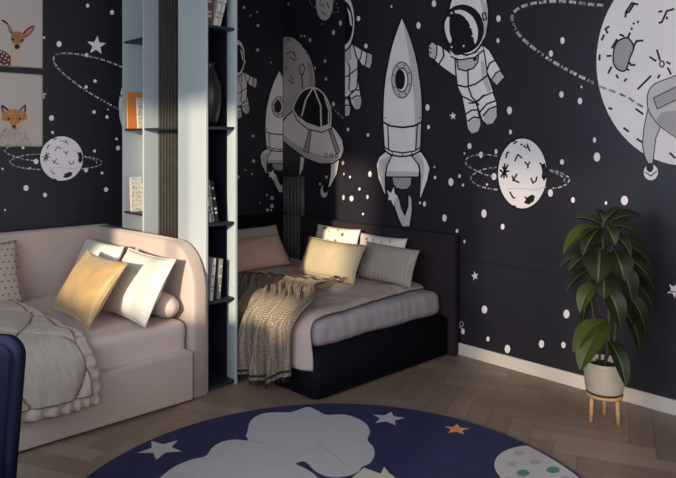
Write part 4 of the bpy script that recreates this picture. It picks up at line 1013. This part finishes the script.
# ================================================================== framed prints
def picture(label, x0, x1, z0, z1, draw):
    YF = WY-.022
    root = empty('framed_picture', ((x0+x1)/2, YF, (z0+z1)/2), label, 'picture', 'framed animal prints above the daybed')
    bm = bmesh.new(); t = .007
    for a, b in (((x0, z0), (x0+t, z1)), ((x1-t, z0), (x1, z1)), ((x0, z0), (x1, z0+t)), ((x0, z1-t), (x1, z1))):
        add_box(bm, (a[0], YF, a[1]), (b[0], WY-.0015, b[1]))
    part('frame', bm, M['frame'], root)
    YB = YF+.004
    p = Paint(lambda x, y: on_y(x, y, YB), (0, -1, 0), .0002, .0003)
    add_box(p.bm, (x0+t, YB, z0+t), (x1-t, WY-.003, z1-t))
    draw(p); part('print', p.bm, [M['paper'], M['deer'], M['deer_dark'], M['fawn'], M['ear_pink'], M['ink'], M['fox'], M['fox_fur'], M['white_linen']], root)
def deer(p):
    p.poly([(-6, 50), (0, 49.5), (6, 52), (10.5, 56), (12, 64), (11, 68), (-6, 68)], 2, 0)
    for q in ((1, 52), (4, 53.5), (7, 55.5), (2, 56), (5.5, 58), (0, 59.5), (4, 61.5), (8.5, 60), (1, 64), (7, 64.5)): p.ell(q[0], q[1], .9, .7, 8, 1, n=8)
    p.poly([(12, 40), (11, 52), (10.5, 67), (22.5, 67), (21, 52), (23, 40)], 3, 1)
    p.poly(smooth_line([(12, 35), (9, 31), (7.5, 26), (3, 22), (1, 20.2), (4, 20), (8, 23), (11, 28), (13.5, 33)], 4), 2, 1); p.poly([(10.5, 32), (8.6, 26.5), (4, 22), (8.6, 25), (12, 31)], 4, 2)
    p.poly(smooth_line([(22, 34), (25, 30.5), (29, 27), (34, 25.5), (33.5, 30), (30, 34.5), (26.5, 37), (23, 37)], 4), 2, 1); p.poly([(24, 34.5), (28, 29.5), (33, 26.8), (32, 31), (28, 35), (25, 36)], 4, 2)
    p.poly(smooth_line([(11, 36), (13, 32.5), (17.5, 31.3), (22, 32.8), (24.5, 36), (23.8, 40.5), (20.5, 45), (19.5, 48.5), (17, 50), (14.5, 48.5), (13.5, 44.5), (11, 40)], 5), 1, 3)
    p.poly([(14, 43.5), (20, 43.5), (19.5, 48.5), (17, 50), (14.5, 48.5)], 3, 4)
    p.ell(17, 46.5, 2.5, 2.6, 5, 5); p.ell(12.4, 39.3, 1.8, 1.1, 5, 5, 20); p.ell(22, 40.3, 1.8, 1.0, 5, 5, -20)
def foxd(p):
    p.poly(smooth_line([(-4, 148), (-2, 138), (3, 129), (8, 127), (20, 127), (26, 131), (29, 139), (30, 145.5), (-4, 145.5)], 4), 7, 0)
    p.poly([(3, 115), (1, 107), (2, 104.5), (6, 107), (10, 111)], 5, 1); p.poly([(4, 113), (2.6, 107.5), (8, 111)], 7, 2)
    p.poly([(18, 111), (22, 107), (25.4, 104), (26.3, 109), (25, 115)], 5, 1); p.poly([(20, 111), (24.5, 106.5), (24.3, 113)], 7, 2)
    p.poly(smooth_line([(2, 114), (6, 110.5), (14, 109.3), (21, 110.5), (26, 114), (26.8, 119), (23, 124), (18, 128.5), (14, 130), (10, 128), (5, 124.5), (1.2, 119.5)], 5), 6, 3)
    p.poly([(1.6, 120), (7, 121), (11.5, 125), (12, 129), (5, 125)], 3, 4); p.poly([(26.6, 119.5), (21, 121), (16.5, 125), (16, 129), (23, 124.5)], 3, 4)
    p.ell(14, 126.6, 1.9, 1.4, 5, 5); p.ell(8.6, 118.6, 1.5, 1.0, 5, 5, 25); p.ell(19.6, 118.6, 1.5, 1.0, 5, 5, -25)
picture('framed print of a young spotted deer, above the fox picture', 1.41, 1.826, 2.145, 2.665, deer)
picture('framed print of a fox head, below the deer picture', 1.41, 1.826, 1.567, 2.100, foxd)

# ================================================================== light and camera
sun = bpy.data.lights.new('sun', 'SUN'); sun.energy = 6.6; sun.angle = math.radians(2.5); sun.color = (1, .80, .56)
so = bpy.data.objects.new('sun', sun); C.objects.link(so)
so.rotation_euler = V((.90, .40, -.225)).to_track_quat('-Z', 'Y').to_euler()
def area(name, loc, d, sx, sy, e, col):
    l = bpy.data.lights.new(name, 'AREA'); l.shape = 'RECTANGLE'; l.size = sx; l.size_y = sy; l.energy = e; l.color = col
    o = bpy.data.objects.new(name, l); C.objects.link(o); o.location = loc; o.rotation_euler = V(d).to_track_quat('-Z', 'Y').to_euler(); return o
area('sky_light', (WL+.03, 2.35, 2.0), (1, 0, -.1), 1.6, 1.3, 55, (.74, .86, 1))
area('rear_fill', (1.3, -1.3, 2.4), (.25, 1, -.35), 3.6, 1.2, 42, (1, .94, .93))  # added soft fill from behind the camera, no real lamp there
area('side_fill', (WL+.05, .45, 1.75), (1, .12, -.03), 2.4, 1.6, 88, (1, .93, .95))  # added fill from the left, brightens the mural wall
w = bpy.data.worlds.new('world'); bpy.context.scene.world = w; w.use_nodes = True
w.node_tree.nodes['Background'].inputs[0].default_value = (.55, .62, .78, 1); w.node_tree.nodes['Background'].inputs[1].default_value = .35
cd = bpy.data.cameras.new('camera'); co = bpy.data.objects.new('camera', cd); C.objects.link(co)
co.location = (0, 0, EYE); co.rotation_euler = DV.to_track_quat('-Z', 'Y').to_euler()
cd.sensor_width = 36; cd.lens = 36*F/676; cd.shift_y = -(239-HY)/676; cd.clip_start = .05
sc = bpy.context.scene; sc.camera = co
sc.view_settings.view_transform = 'Standard'; sc.view_settings.exposure = 0
